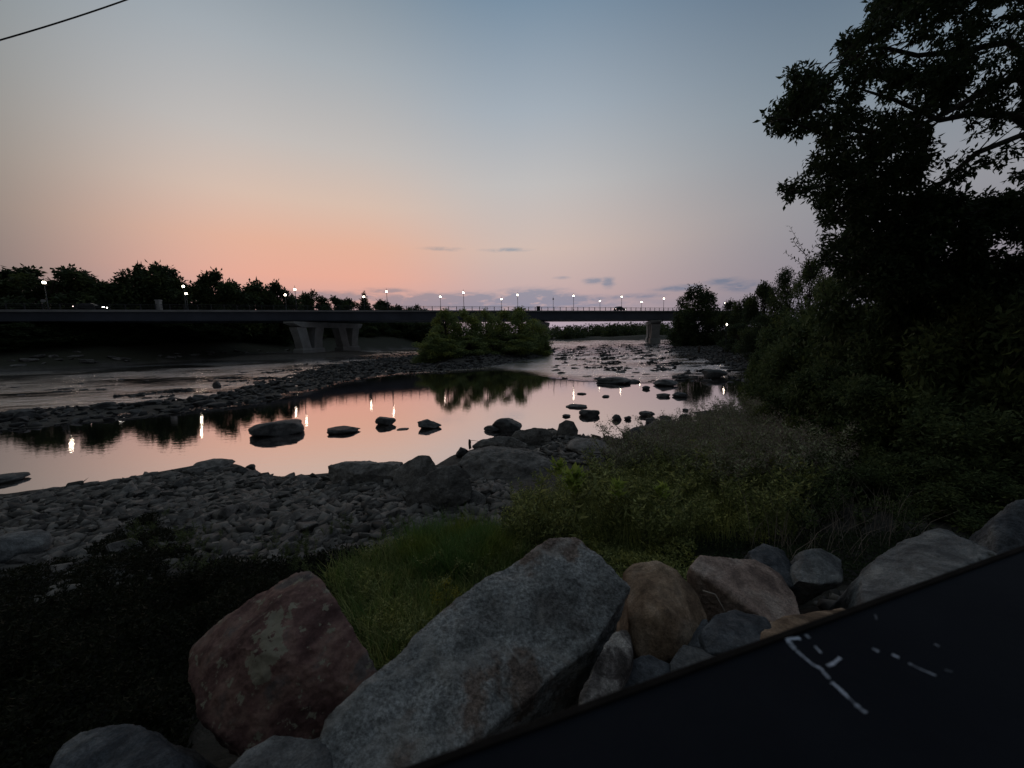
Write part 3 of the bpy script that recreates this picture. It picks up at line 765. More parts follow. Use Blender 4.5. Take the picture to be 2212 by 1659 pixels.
# ---------------------------------------------------------------- shrubs at right, from shore to rail
_vc = {}
def shrub(name, label, x, y, z, Ht, Wd, mat, group, seed, n=14000, leaf=.10):
    key = (mat, seed % 3, n, leaf)
    if key not in _vc:
        rg = np.random.default_rng(seed % 3+31); cs = []; rs = []; tb = MB()
        for i in range(34):
            a = rg.uniform(0, 6.28); rad = .95*math.sqrt(rg.random()); zz_ = rg.uniform(.1, 1.85)*(1-.35*rad)
            cs.append((math.cos(a)*rad, math.sin(a)*rad, zz_)); rs.append(rg.uniform(.16, .34))
            tb.tube(curve_pts((rg.normal()*.08, rg.normal()*.08, -.05), cs[-1], .1, 4, rg), [.022, .018, .013, .009, .004], 4)
        tme = bpy.data.meshes.new('stems'); tme.from_pydata(tb.v, [], tb.f); tme.materials.append(M['bark'])
        cme = crown_mesh('foliage', cs, rs, n, leaf, leaf*.42, seed % 3+77, .25, 1.0, .2); cme.materials.append(M[mat])
        _vc[key] = (tme, cme)
    tme, cme = _vc[key]
    r = thing(name, label, 'shrub', (x, y, z), rnd.uniform(0, 6.28), group); r.scale = (Wd/2.2, Wd/2.2, Ht/2.1)
    link('stems', tme, r); link('foliage', cme, r); return r
# (px centre, base depth, top y px, width m)
SH = [(1672, 19, 720, 2.6), (1730, 16, 650, 3.2), (1810, 14, 560, 4.0), (1700, 14, 780, 2.2), (1880, 12, 520, 4.0), (1980, 10.5, 500, 3.8), (2090, 9, 560, 3.4), (2190, 8, 520, 3.4),
      (1730, 11, 800, 2.4), (1830, 9.5, 740, 2.6), (1930, 8, 760, 2.4), (2050, 7, 800, 2.4), (2170, 6.2, 840, 2.2), (1790, 8.2, 900, 1.6), (1870, 7, 930, 1.7), (2000, 6, 960, 1.6), (2120, 5.4, 1000, 1.5), (1662, 24, 740, 2.6), (1720, 24, 650, 4.0), (1650, 15.5, 850, 1.3)]
for i, (px_, dep, ty, ww_) in enumerate(SH):
    top = atY(px_, ty, dep); g = Hn(top.x, dep)
    shrub('riverside_shrub', 'dense dark shrub of the thicket below the big tree on the right', top.x, dep, g-.05, max(.8, top.z-g), ww_, 'leaf_thicket', 'dark thicket on the right bank', i, 14000, .10)
# the leafy twig standing free against the sky at (1710,520)
tw = thing('leafy_sapling', 'slender sapling whose leafy twigs stand free against the sky left of the big tree', 'sapling', atY(1785, 640, 15)[:])
def twig(path, root, n, L=.14, mat='leaf_dark', lname='leaves'):
    P3 = [atY(x, y, d)-Vector(root.location) for x, y, d in path]
    mb = MB(); mb.tube(P3, [.014-.01*i/(len(P3)-1) for i in range(len(P3))], 5); mb.build('twig', M['bark'], root)
    rg = np.random.default_rng(int(path[-1][0])); pts = []; dirs = []
    for i in range(n):
        t_ = (i+1)/n*(len(P3)-1); k = min(int(t_), len(P3)-2); p = P3[k].lerp(P3[k+1], t_-k); d = (P3[k+1]-P3[k]).normalized()
        sd = d.cross(Vector((0, 1, 0)))*(1 if i % 2 else -1)
        pts.append(p); dirs.append(d*.5+sd*.9+Vector(rg.normal(size=3))*.25)
    V, Fq = leaf_arrays(np.array(pts), np.array(dirs), L, L*.42, rg)
    me = fast_mesh(lname, V, Fq); link(lname, me, root, M[mat])
for pth, n in (([(1785, 640, 15), (1755, 590, 15), (1735, 540, 15), (1705, 488, 15)], 26), ([(1755, 590, 15), (1740, 560, 15), (1765, 525, 15)], 12), ([(1755, 590, 15.2), (1725, 565, 15.2), (1695, 545, 15)], 14),
               ([(1740, 550, 15), (1720, 530, 15), (1712, 515, 15)], 8), ([(1785, 640, 15), (1775, 590, 15), (1780, 535, 15.2), (1770, 505, 15)], 20), ([(1760, 600, 15), (1720, 590, 15), (1685, 580, 15)], 12)):
    twig(pth, tw, n)

# ---------------------------------------------------------------- the big tree at top right
bt_base = Vector((15.5, 8.5, 1.4))
bt = thing('big_riverside_tree', 'huge dark tree overhanging from the right, its ragged branches filling the upper right sky', 'tree', bt_base[:])
rg = np.random.default_rng(99)
tb = MB()
fork = Vector((15.0, 8.8, 5.2))
tb.tube([p-bt_base for p in [bt_base-Vector((0, 0, .4)), Vector((15.4, 8.6, 3)), fork]], [.42, .36, .30], 10)
limbs = [([(2300, 330), (2190, 250), (2100, 245), (2030, 260), (1930, 215), (1850, 190)], 11, .13),
         ([(2330, 420), (2212, 290), (2110, 330), (2030, 400), (1920, 450), (1830, 500)], 10.5, .11),
         ([(2300, 300), (2200, 160), (2120, 200), (2060, 235), (1950, 290), (1800, 300), (1700, 260)], 10.5, .12),
         ([(2350, 250), (2180, 90), (2080, 110), (1980, 120), (1900, 100), (1850, 120)], 11.5, .12),
         ([(2350, 150), (2250, 20), (2150, -30), (2000, -20), (1920, 20)], 11, .11),
         ([(2300, 480), (2180, 430), (2050, 480), (1920, 540), (1840, 580)], 10, .10),
         ([(1930, 290), (1850, 360), (1780, 400), (1710, 420), (1680, 410)], 10, .06),
         ([(1930, 290), (1830, 280), (1760, 220), (1730, 160)], 10.3, .06),
         ([(1950, 290), (1860, 400), (1800, 470)], 9.8, .05)]
allp = []
for pth, dep, r0 in limbs:
    P3 = [atY(x, y, dep-.25*i+rg.normal()*.15) for i, (x, y) in enumerate(pth)]
    if pth[0][0] > 2200: P3 = [fork]+P3
    tb.tube([p-bt_base for p in P3], [r0*(1-.85*i/(len(P3)-1)) for i in range(len(P3))], 7)
    allp.append(P3)
outline = [(1885, -60), (1872, 40), (1815, 75), (1812, 135), (1785, 170), (1762, 150), (1735, 132), (1700, 152), (1692, 172), (1708, 200), (1660, 225), (1640, 262), (1690, 290), (1700, 305), (1745, 285),
           (1765, 300), (1740, 372), (1678, 402), (1690, 440), (1730, 425), (1765, 440), (1775, 560), (1850, 640), (2300, 700), (2300, -100)]
thin_zones = [([(1990, 60), (2020, 150), (1900, 170), (1880, 130)], .35), ([(2040, 40), (2212, 20), (2212, 260), (2080, 230)], .5), ([(2000, 240), (2230, 240), (2230, 420), (2060, 430), (1990, 400)], .17),
              ([(1800, 160), (1850, 150), (1850, 220), (1800, 250)], .35), ([(2120, 480), (2212, 500), (2212, 560), (2130, 560)], .3)]
n_c = 0; cs = []; rs = []
opoly = outline
Ppx = np.column_stack([rg.uniform(1630, 2300, 5200), rg.uniform(-80, 640, 5200)])
ins = inside(Ppx, opoly); edge = seg_dist(Ppx, opoly)
patchn = vnoise(Ppx/46.0, 1.0)
for k in range(len(Ppx)):
    if not ins[k]: continue
    x, y = Ppx[k]
    pr_ = .25+.15*patchn[k]+(.14 if y > 250 else 0)+(.2 if y > 430 else 0)
    if edge[k] < 40: pr_ = .34
    for z_, f_ in thin_zones:
        if inside(Ppx[k:k+1], z_)[0]: pr_ = f_*.22
    if rg.random() > pr_: continue
    dep = rg.uniform(8.4, 12.2)
    p = atY(x, y, dep)-bt_base
    cs.append(tuple(p)); rs.append(min(rg.uniform(.15, .30), .05+edge[k]/FPX*dep))
print('crown clumps', len(cs))
LP = []
for P3 in allp:
    for i in range(len(P3)-1):
        for q in range(6): LP.append(P3[i].lerp(P3[i+1], q/6)-bt_base)
LPa = np.array([tuple(p) for p in LP])
for c in cs[::2]:
    d = LPa-np.array(c); k = int(np.argmin((d**2).sum(1)+rg.random(len(d))*.3))
    if (d[k]**2).sum() > 1.7: continue
    tb.tube(curve_pts(LP[k], c, .06, 3, rg), [.02, .015, .01, .004], 4)
tb.build('trunk', M['bark'], bt)
me = crown_mesh('crown', cs, rs, 90000, .13, .062, 8, .55, .9, .1)
link('crown', me, bt, M['leaf_dark'])

# ---------------------------------------------------------------- rocks
def rock_verts(seed, subdiv=3, cuts=9, rough=.05, boxy=.0, sx=1, sy=1, sz=1):
    rr = random.Random(seed)
    bm = bmesh.new(); bmesh.ops.create_icosphere(bm, subdivisions=subdiv, radius=1)
    planes = []
    for i in range(cuts):
        d = Vector((rr.gauss(0, 1), rr.gauss(0, 1), rr.gauss(0, 1))).normalized(); planes.append((d, rr.uniform(.55, .88)))
    o = Vector((rr.uniform(0, 99), rr.uniform(0, 99), rr.uniform(0, 99)))
    for v in bm.verts:
        p = v.co.copy()
        for d, c in planes:
            k = p.dot(d)
            if k > c: p -= d*(k-c)*.93
        p *= 1+rough*mnoise.fractal(v.co*1.8+o, .9, 2, 4)
        v.co = Vector((p.x*sx, p.y*sy, p.z*sz))
    return bm
def chunk(seed, n=13, flat=.45):
    rr = random.Random(seed); bm = bmesh.new()
    for i in range(n):
        d = Vector((rr.uniform(-1, 1), rr.uniform(-.8, .8), rr.uniform(-1, 1))); d /= max(abs(d.x), abs(d.y)*1.25, abs(d.z))**.75; bm.verts.new((d.x, d.y, d.z*flat))
    r = bmesh.ops.convex_hull(bm, input=bm.verts); bmesh.ops.delete(bm, geom=[g for g in r['geom_interior'] if isinstance(g, bmesh.types.BMVert)], context='VERTS')
    return bm
def rock_me(name, *a, **k):
    bm = rock_verts(*a, **k); me = bpy.data.meshes.new(name); bm.to_mesh(me); bm.free()
    me.polygons.foreach_set('use_smooth', np.ones(len(me.polygons), bool)); return me
def put_rock(name, label, x0, x1, yt, yb, mat, seed, group=None, rough=.10, cuts=8, dk=.75, ground=False, sink=.3, yaw=None, subdiv=4):
    cx = (x0+x1)/2; p = ground_hit(cx, yb) if ground else atZ(cx, yb, 0)
    dist = p.y; wdt = (x1-x0)/FPX*dist
    depth = wdt*dk; el_ = math.atan2(CAMZ-p.z, p.xy.length)
    tot = (yb-yt)/FPX*dist
    hgt = max(tot-.45*depth*math.sin(el_), tot*.45)
    me = rock_me(name, seed, subdiv, cuts, rough)
    co = np.empty(len(me.vertices)*3, np.float32); me.vertices.foreach_get('co', co); co = co.reshape(-1, 3)
    mn, mx = co.min(0), co.max(0); co = (co-(mn+mx)/2)/(mx-mn)   # -0.5..0.5
    tall = hgt*(1+sink)
    co = co*np.array([wdt, depth, tall*1.0]); co[:, 2] += tall*.5-hgt*sink
    me.vertices.foreach_set('co', co.ravel()); me.update()
    o = link(name, me, None, M[mat])
    o.location = (p.x*(1+depth*.35/dist), p.y+depth*.35, p.z); o.rotation_euler[2] = math.atan2(-p.x, p.y)*.8+(yaw or 0)
    return tag(o, label, 'boulder', group)
RK = [  # x0,x1,top,waterline,mat,seed,label
 (545, 656, 905, 941, 'wet', 3, 'largest long rounded boulder standing in the still pool'),
 (709, 779, 921, 937, 'wet', 5, 'flat oval boulder in the pool right of the largest one'),
 (811, 856, 898, 919, 'wet', 8, 'small peaked reddish dark boulder in the pool'),
 (902, 955, 904, 926, 'wet', 12, 'smooth boulder with a pointed right end in the pool centre'),
 (857, 884, 925, 929, 'wet', 13, 'thin flat rock barely above the pool between two boulders'),
 (1062, 1130, 900, 933, 'wet', 15, 'peaked grey boulder at the shore, backmost of the boulder row'),
 (1044, 1086, 918, 933, 'wet', 16, 'low rock leaning on the left foot of the peaked boulder'),
 (1221, 1269, 872, 881, 'wet', 17, 'flat tapering rock in the pool right of centre'),
 (1250, 1296, 883, 900, 'wet', 18, 'broad low rock in the pool below the flat tapering one'),
 (1214, 1233, 894, 901, 'wet', 19, 'little round rock above the upright shore boulder'),
 (1322, 1343, 894, 908, 'wet', 20, 'small upright angular rock in the right of the pool'),
 (1348, 1364, 898, 907, 'wet', 21, 'small round rock beside the angular one'),
 (1380, 1414, 887, 900, 'wet', 22, 'slanting rock at the back of the small rock cluster'),
 (1394, 1424, 902, 914, 'wet', 23, 'front rock of the small cluster in the right of the pool'),
 (1424, 1450, 897, 908, 'wet', 24, 'right rock of the small cluster in the pool'),
 (1466, 1494, 892, 909, 'wet', 25, 'pointed rock at the root of the right promontory'),
 (1500, 1562, 885, 903, 'wet', 26, 'large smooth oval rock at the right edge of the pool'),
 (1474, 1487, 882, 888, 'wet', 27, 'tiny rock above the large oval one'),
 (1286, 1364, 813, 829, 'wet', 28, 'dark long slab where the rapids meet the pool'),
 (1411, 1465, 818, 834, 'wet', 29, 'dark slab right of the long one at the end of the rapids'),
 (1387, 1404, 833, 841, 'wet', 30, 'small dark rock under the second slab'),
 (1246, 1267, 848, 852, 'wet', 31, 'thin rock sliver in the upper right pool'),
 (1300, 1317, 853, 858, 'wet', 32, 'small flat rock in the upper right pool'),
 (1418, 1448, 849, 858, 'wet', 33, 'double topped low rock near the lamp reflection'),
 (1452, 1484, 846, 858, 'wet', 34, 'pale backed low rock at the edge of the reflected trees'),
 (1518, 1570, 797, 817, 'barstone', 35, 'big pale boulder overhanging the right end of the pool'),
 (-30, 50, 1025, 1046, 'wet', 36, 'wedge shaped dark rock entering the pool from the left edge'),
 (532, 551, 1002, 1015, 'wet', 37, 'small pointed rock just off the left shore'),
 (461, 477, 823, 837, 'wet', 38, 'reddish small rock on the bar in the left rapids'),
 (204, 250, 868, 889, 'barstone', 39, 'dark boulder on the left part of the rock bar'),
 (18, 68, 884, 902, 'barstone', 40, 'dark boulder at the left end of the rock bar'),
 (303, 352, 863, 880, 'barstone', 41, 'peaked boulder on the rock bar right of the dark one'),
]
for x0, x1, yt, yb, mt, sd, lab in RK:
    put_rock('boulder', lab, x0, x1, yt, yb, mt, sd, None, .12, 7)
RS = [ # on the near shore
 (984, 1013, 964, 988, 'wet', 54, 'small round stone at the pool edge left of the flat boulder'),
 (420, 503, 993, 1018, 'shoreb', 59, 'flat topped slab at the point of the left shore'),
 (398, 440, 1010, 1033, 'shoreb', 60, 'round stone left of the flat topped slab'),
 (342, 387, 1020, 1042, 'shoreb', 61, 'egg shaped stone on the left shoreline'),
 (1343, 1412, 922, 966, 'bluegrey', 62, 'dark greenish boulder on the right promontory'),
 (1300, 1400, 958, 996, 'shoreb', 63, 'broad brown outcrop behind the weeds right of centre'),
 (1220, 1330, 950, 985, 'shoreb', 64, 'flat brown ledge behind the tall leafy weed'),
 (-30, 98, 1150, 1235, 'grey', 65, 'big pale slab lying in the dark at the left edge'),
 (1400, 1470, 905, 935, 'shoreb', 66, 'low brown boulder on the right promontory near the pointed rock'),
 (1480, 1545, 912, 945, 'shoreb', 67, 'brown boulder at the foot of the right hand weeds'),
]
for x0, x1, yt, yb, mt, sd, lab in RS:
    put_rock('boulder', lab, x0, x1, yt, yb, mt, sd, None, .12, 10 if sd != 56 else 4, .8, True, .15, 0)

for i in range(26):
    px_ = 60+i*19+rnd.uniform(-8, 8); yb = np.interp(px_, [0, 150, 260, 400, 560, 700], [1080, 1062, 1048, 1024, 1038, 1036])+rnd.uniform(-2, 12); ww_ = rnd.uniform(16, 40)
    put_rock('shore_stone', 'dark flat stone along the waterline of the left shore', px_-ww_/2, px_+ww_/2, yb-ww_*.42, yb, 'shore', 400+i, 'stones along the left waterline', .1, 12, .8, True, .15, 0, 2)
# foreground riprap: hull of seen corner points (photo px,py, depth) plus their far/lower twins
def f0(p): return mnoise.noise(p*2.0)*.9
def hull_rock(name, label, pts, mat, push=(0.0, .35, -.7), vox=.022, smooth=8, rough=.02, seed=1, patchpts=None, chips=3, shrink=.08, plane=None):
    P3 = [atY(x, y, d) for x, y, d in pts]
    if plane:   # flatten the seen outline onto one plane so that the block keeps a flat face
        A0, A1, A2 = [atY(*q) for q in plane]; N_ = (A1-A0).cross(A2-A0).normalized(); cp = Vector((0, 0, CAMZ)); P4 = []
        for (x, y, d), old in zip(pts, P3):
            r_ = ray(x, y); k_ = (A0-cp).dot(N_)/r_.dot(N_); P4.append((cp+r_*k_).lerp(old, .25))
        P3 = P4
    c = sum(P3, Vector())/len(P3)
    allp_ = list(P3)
    for p in P3:
        q = p+Vector(push)+(c-p)*shrink; allp_.append(q)
    bm = bmesh.new()
    for p in allp_: bm.verts.new(p-c)
    r = bmesh.ops.convex_hull(bm, input=bm.verts)
    bmesh.ops.delete(bm, geom=[g for g in r['geom_interior'] if isinstance(g, bmesh.types.BMVert)], context='VERTS')
    rc = random.Random(seed*7+1); size = max((p-c).length for p in P3)
    for q in range(chips):
        v = rc.choice(bm.verts[:]) if hasattr(bm.verts, '__len__') else None
        d = (v.co.normalized()+Vector((rc.gauss(0, .45), rc.gauss(0, .45), rc.gauss(0, .45)))).normalized()
        far_ = max(w_.co.dot(d) for w_ in bm.verts)
        g_ = bm.verts[:]+bm.edges[:]+bm.faces[:]
        res = bmesh.ops.bisect_plane(bm, geom=g_, plane_co=d*(far_-size*rc.uniform(.01, .03)), plane_no=d, clear_outer=True)
        ed = [e for e in res['geom_cut'] if isinstance(e, bmesh.types.BMEdge)]
        bmesh.ops.holes_fill(bm, edges=ed)
    me = bpy.data.meshes.new(name); bm.to_mesh(me); bm.free()
    o = bpy.data.objects.new('tmp', me); C.objects.link(o)
    m1 = o.modifiers.new('r', 'REMESH'); m1.mode = 'SHARP'; m1.octree_depth = 7 if smooth < 9 else 6; m1.scale = .98; m1.sharpness = 1.0; m1.use_remove_disconnected = False
    if smooth >= 9:
        m2 = o.modifiers.new('s', 'SMOOTH'); m2.factor = .6; m2.iterations = 8
    dg = bpy.context.evaluated_depsgraph_get(); me2 = bpy.data.meshes.new_from_object(o.evaluated_get(dg))
    bpy.data.objects.remove(o)
    rr = random.Random(seed); off = Vector((rr.uniform(0, 50),)*3)
    nv = []
    for v in me2.vertices:
        p = v.co+off
        f = mnoise.fractal(p*2.2, .9, 2, 3)*1.2+mnoise.ridged_multi_fractal(p*1.7, .8, 2.1, 5, 1.0, 1.5)*.5+mnoise.fractal(p*11, .6, 2, 4)*.35+max(0, mnoise.noise(p*4.3))*.5
        nv.append(v.co+v.normal*f*rough)
    for v, q in zip(me2.vertices, nv): v.co = q
    me2.name = name
    me2.polygons.foreach_set('use_smooth', np.ones(len(me2.polygons), bool))
    if patchpts:
        a_ = me2.attributes.new('lichen', 'FLOAT', 'POINT')
        vals = []
        PP = [(atY(x, y, d)-c, r_) for x, y, d, r_ in patchpts]
        for v in me2.vertices:
            # distance measured across the face, so the growth keeps its shape on the stone
            m_ = 0
            for q, r_ in PP:
                dv = v.co-q; dv.y *= .35
                m_ = max(m_, 1-dv.length/(r_*.78))
            vals.append(m_)
        a_.data.foreach_set('value', np.array(vals, np.float32))
    me2.materials.clear()
    ob = link(name, me2, None, M[mat]); ob.location = c
    return tag(ob, label, 'boulder')
def shore_hull(label, outl, mat, seed, dpt=.45, back=.45, chips=4, smooth=5):
    ys = [y for x, y in outl]; xs = [x for x, y in outl]; y0, y1 = min(ys), max(ys)
    g = ground_hit((min(xs)+max(xs))/2, y1-2); wid = (max(xs)-min(xs))/FPX*g.y
    hg = (y1-y0)/FPX*g.y
    pts = [(x, y, g.y+(y1-y)/(y1-y0)*hg*dpt) for x, y in outl]
    cx, cy = sum(xs)/len(xs), y0*.55+y1*.45
    pts.append((cx, cy, g.y+.5*hg*dpt-.10*wid))
    return hull_rock('boulder', label, pts, mat, (0, wid*back, -.2*hg-.08), max(.02, wid/60), smooth, wid*.017, seed, shrink=.12, chips=chips)
shore_hull('biggest leaning angular boulder on the near shore', [(880, 1102), (876, 1062), (903, 1036), (948, 1014), (982, 1004), (1008, 1018), (1019, 1052), (1016, 1080), (985, 1096), (930, 1110)], 'shore', 57)
shore_hull('rounded tall boulder standing behind the biggest shore boulder', [(849, 1042), (852, 1016), (878, 998), (903, 985), (928, 983), (939, 1000), (937, 1032), (900, 1056), (868, 1058)], 'shoreb', 56, smooth=12)
shore_hull('long low boulder with a pinkish top left of the tall ones', [(708, 1032), (711, 1008), (732, 1001), (790, 1002), (860, 1004), (862, 1030), (785, 1047), (728, 1052)], 'shoreb', 58)
shore_hull('widest rounded outcrop of the boulder row', [(990, 1000), (1012, 978), (1050, 970), (1100, 972), (1150, 978), (1192, 998), (1200, 1025), (1110, 1036), (1020, 1036)], 'shoreb', 55, 1.6)
shore_hull('long flat backed boulder in the middle of the boulder row', [(1020, 964), (1040, 951), (1078, 944), (1108, 946), (1138, 962), (1132, 978), (1030, 980)], 'shoreb', 53)
shore_hull('upright egg shaped boulder at the tip of the shore', [(1203, 935), (1208, 915), (1222, 907), (1240, 911), (1249, 930), (1247, 945), (1210, 946)], 'shoreb', 52, smooth=12)
shore_hull('dark wedge shaped boulder behind the long flat one', [(1098, 950), (1115, 933), (1150, 925), (1180, 926), (1193, 938), (1188, 955), (1140, 964), (1105, 960)], 'shoreb', 51)
shore_hull('squat dark boulder at the shore under the flat topped slab', [(505, 1030), (500, 1016), (515, 1008), (530, 1010), (541, 1022), (535, 1033)], 'wet', 71)
# red boulder material with lichen
m, t, b, out = pmat('red_boulder')
tcn = t.n('ShaderNodeTexCoord').outputs['Object']
col = t.ramp(t.noise(tcn, 2.6, 6, .62, .5), [(.38, (.06, .032, .03)), (.48, (.13, .072, .064)), (.56, (.19, .115, .095)), (.64, (.11, .09, .085))])
col = t.mix(.5, col, t.ramp(t.noise(tcn, 40, 3, .7), [(.3, .5), (.7, 1.5)]), 'MULTIPLY')
la = t.n('ShaderNodeAttribute'); la.attribute_name = 'lichen'
lm = t.math('ADD', la.outputs['Fac'], t.math('MULTIPLY_ADD', t.noise(tcn, 15, 5, .65), 3.4, -1.75))
col = t.mix(t.ramp(lm, [(.30, 0), (.36, .85)]), col, (.23, .215, .16, 1))
t.set(b.inputs['Base Color'], col); b.inputs['Roughness'].default_value = .85; b.inputs['Specular IOR Level'].default_value = .2
bp = t.n('ShaderNodeBump'); bp.inputs['Strength'].default_value = .5; bp.inputs['Distance'].default_value = .03
t.set(bp.inputs['Height'], t.noise(tcn, 18, 8, .68)); t.t.links.new(bp.outputs[0], b.inputs['Normal'])
M['red'] = m

hull_rock('riprap_boulder', 'huge angular grey slab with pale veins in the centre foreground',
   [(1188, 1172, 2.75), (1242, 1164, 2.75), (1296, 1212, 2.62), (1354, 1272, 2.45), (1343, 1300, 2.3), (1285, 1385, 2.08), (1195, 1460, 1.95), (1110, 1535, 1.82), (1065, 1570, 1.72), (880, 1720, 1.42),
    (690, 1720, 1.42), (690, 1610, 1.58), (708, 1562, 1.68), (850, 1432, 1.98), (985, 1300, 2.33), (1060, 1250, 2.48), (1130, 1205, 2.65), (1075, 1300, 2.24), (1120, 1400, 1.96), (1115, 1480, 1.82)], 'slab', (-.02, .22, -.75), .016, 5, .024, 3, chips=0, plane=[(1215, 1172, 2.75), (1346, 1285, 2.38), (700, 1590, 1.62)])
hull_rock('riprap_boulder', 'large reddish brown boulder with pale green lichen left of the grey slab',
   [(635, 1242, 2.55), (668, 1237, 2.5), (700, 1262, 2.42), (722, 1310, 2.3), (775, 1385, 2.15), (815, 1455, 2.05), (800, 1500, 1.98), (720, 1600, 1.9), (600, 1640, 1.8), (520, 1620, 1.85), (470, 1590, 1.85),
    (432, 1540, 1.95), (414, 1465, 2.1), (428, 1400, 2.25), (485, 1345, 2.35), (560, 1292, 2.45), (520, 1400, 2.05), (600, 1420, 1.98)], 'red', (-.17, .38, -.5), .02, 6, .026, 8,
   patchpts=[(575, 1365, 2.1, .13), (590, 1395, 2.05, .14), (600, 1345, 2.1, .08), (562, 1440, 1.98, .15), (570, 1350, 2.1, .09), (667, 1382, 2.0, .06), (700, 1392, 2.0, .055)])
hull_rock('riprap_boulder', 'rounded ochre brown boulder right of the grey slab',
   [(1352, 1235, 2.8), (1372, 1220, 2.85), (1418, 1212, 2.85), (1460, 1232, 2.75), (1505, 1280, 2.6), (1530, 1335, 2.45), (1500, 1390, 2.3), (1465, 1420, 2.22), (1400, 1440, 2.2), (1370, 1405, 2.3), (1360, 1340, 2.4), (1440, 1330, 2.3)],
   'ochre', (.02, .4, -.5), .018, 10, .016, 4)
hull_rock('riprap_boulder', 'pinkish tan boulder with a dark undercut left side',
   [(1492, 1228, 2.9), (1515, 1202, 3.05), (1570, 1206, 3.1), (1630, 1210, 3.1), (1680, 1238, 3.0), (1715, 1290, 2.8), (1728, 1335, 2.6), (1690, 1350, 2.5), (1650, 1338, 2.5), (1590, 1290, 2.62), (1530, 1248, 2.78)], 'pink', (-.02, .12, -.5), .016, 5, .016, 5,
   shrink=.02, chips=5, plane=[(1515, 1202, 3.05), (1680, 1238, 3.0), (1650, 1338, 2.5)])
hull_rock('riprap_boulder', 'pale grey angular boulder behind the rail at far right',
   [(1858, 1250, 3.1), (1900, 1200, 3.3), (1960, 1180, 3.4), (2030, 1140, 3.5), (2145, 1200, 3.2), (2080, 1235, 2.9), (1960, 1300, 2.6), (1870, 1310, 2.7)], 'grey', (.05, .35, -.6), .022, 5, .02, 6, plane=[(1900, 1200, 3.3), (2030, 1140, 3.5), (1960, 1300, 2.6)])
hull_rock('riprap_boulder', 'dark rough boulder at the right frame edge above the rail',
   [(2125, 1195, 3.7), (2150, 1130, 3.8), (2200, 1085, 3.9), (2290, 1085, 3.9), (2320, 1180, 3.6), (2250, 1230, 3.4), (2160, 1230, 3.4)], 'bluegrey', (.1, .4, -.6), .03, 6, .03, 7)
hull_rock('riprap_boulder', 'dim grey boulder behind the pinkish one, partly under dry stems',
   [(1618, 1195, 3.5), (1650, 1180, 3.6), (1690, 1195, 3.5), (1718, 1240, 3.3), (1735, 1275, 3.1), (1690, 1262, 3.1), (1640, 1235, 3.2)], 'bluegrey', (0, .35, -.6), .025, 6, .02, 9)
hull_rock('riprap_boulder', 'dim squarish grey boulder between the pinkish and the pale far right one',
   [(1712, 1238, 3.2), (1740, 1194, 3.4), (1775, 1192, 3.45), (1815, 1210, 3.4), (1810, 1255, 3.1), (1770, 1262, 3.0), (1725, 1255, 3.05)], 'grey', (0, .35, -.5), .025, 5, .02, 10)
hull_rock('riprap_boulder', 'bluish grey faceted boulder under the pinkish one',
   [(1520, 1372, 2.25), (1550, 1335, 2.4), (1590, 1326, 2.45), (1652, 1338, 2.4), (1668, 1370, 2.25), (1620, 1400, 2.1), (1530, 1412, 2.1), (1560, 1360, 2.25)], 'bluegrey', (0, .25, -.45), .018, 4, .018, 11)
hull_rock('riprap_boulder', 'small pointed grey stone at the rail below the ochre boulder',
   [(1448, 1432, 2.0), (1478, 1396, 2.15), (1520, 1410, 2.12), (1550, 1425, 2.05), (1500, 1460, 1.9), (1450, 1470, 1.9)], 'grey', (0, .2, -.4), .016, 4, .014, 12)
hull_rock('riprap_boulder', 'dark blue grey stone wedged between slab and pointed stone',
   [(1335, 1470, 1.95), (1360, 1435, 2.05), (1402, 1415, 2.1), (1445, 1440, 2.0), (1450, 1480, 1.9), (1400, 1520, 1.8), (1340, 1530, 1.8)], 'bluegrey', (0, .2, -.4), .016, 4, .014, 13)
hull_rock('riprap_boulder', 'small blue grey stone tucked between ochre and faceted boulder',
   [(1478, 1395, 2.3), (1500, 1352, 2.4), (1525, 1340, 2.4), (1540, 1365, 2.3), (1520, 1400, 2.2)], 'bluegrey', (0, .2, -.35), .016, 4, .014, 14)
hull_rock('riprap_boulder', 'olive brown slab lying along the rail below the pinkish boulder',
   [(1650, 1348, 2.35), (1700, 1334, 2.45), (1825, 1320, 2.5), (1850, 1345, 2.35), (1750, 1400, 2.1), (1640, 1420, 2.0), (1655, 1375, 2.2)], 'ochre', (0, .3, -.4), .018, 5, .016, 15)
hull_rock('riprap_boulder', 'speckled brown stone in the gap right of the grey slab',
   [(1255, 1500, 1.75), (1290, 1420, 1.9), (1325, 1375, 2.05), (1352, 1368, 2.1), (1362, 1420, 1.95), (1335, 1500, 1.8), (1300, 1570, 1.65), (1245, 1570, 1.6)], 'speckle', (.05, .25, -.4), .016, 4, .018, 16)
hull_rock('riprap_boulder', 'grey stone at the bottom edge between red boulder and slab',
   [(500, 1670, 1.45), (540, 1630, 1.55), (590, 1597, 1.62), (650, 1600, 1.62), (700, 1605, 1.6), (720, 1700, 1.4), (640, 1760, 1.3), (500, 1760, 1.3)], 'grey', (0, .2, -.5), .018, 5, .018, 17)
hull_rock('riprap_boulder', 'dim rough boulder in the bottom left corner',
   [(95, 1700, 1.55), (130, 1620, 1.7), (175, 1588, 1.78), (240, 1582, 1.8), (292, 1574, 1.8), (335, 1612, 1.72), (385, 1660, 1.6), (420, 1760, 1.4), (100, 1780, 1.4)], 'bluegrey', (0, .3, -.5), .02, 5, .022, 18)

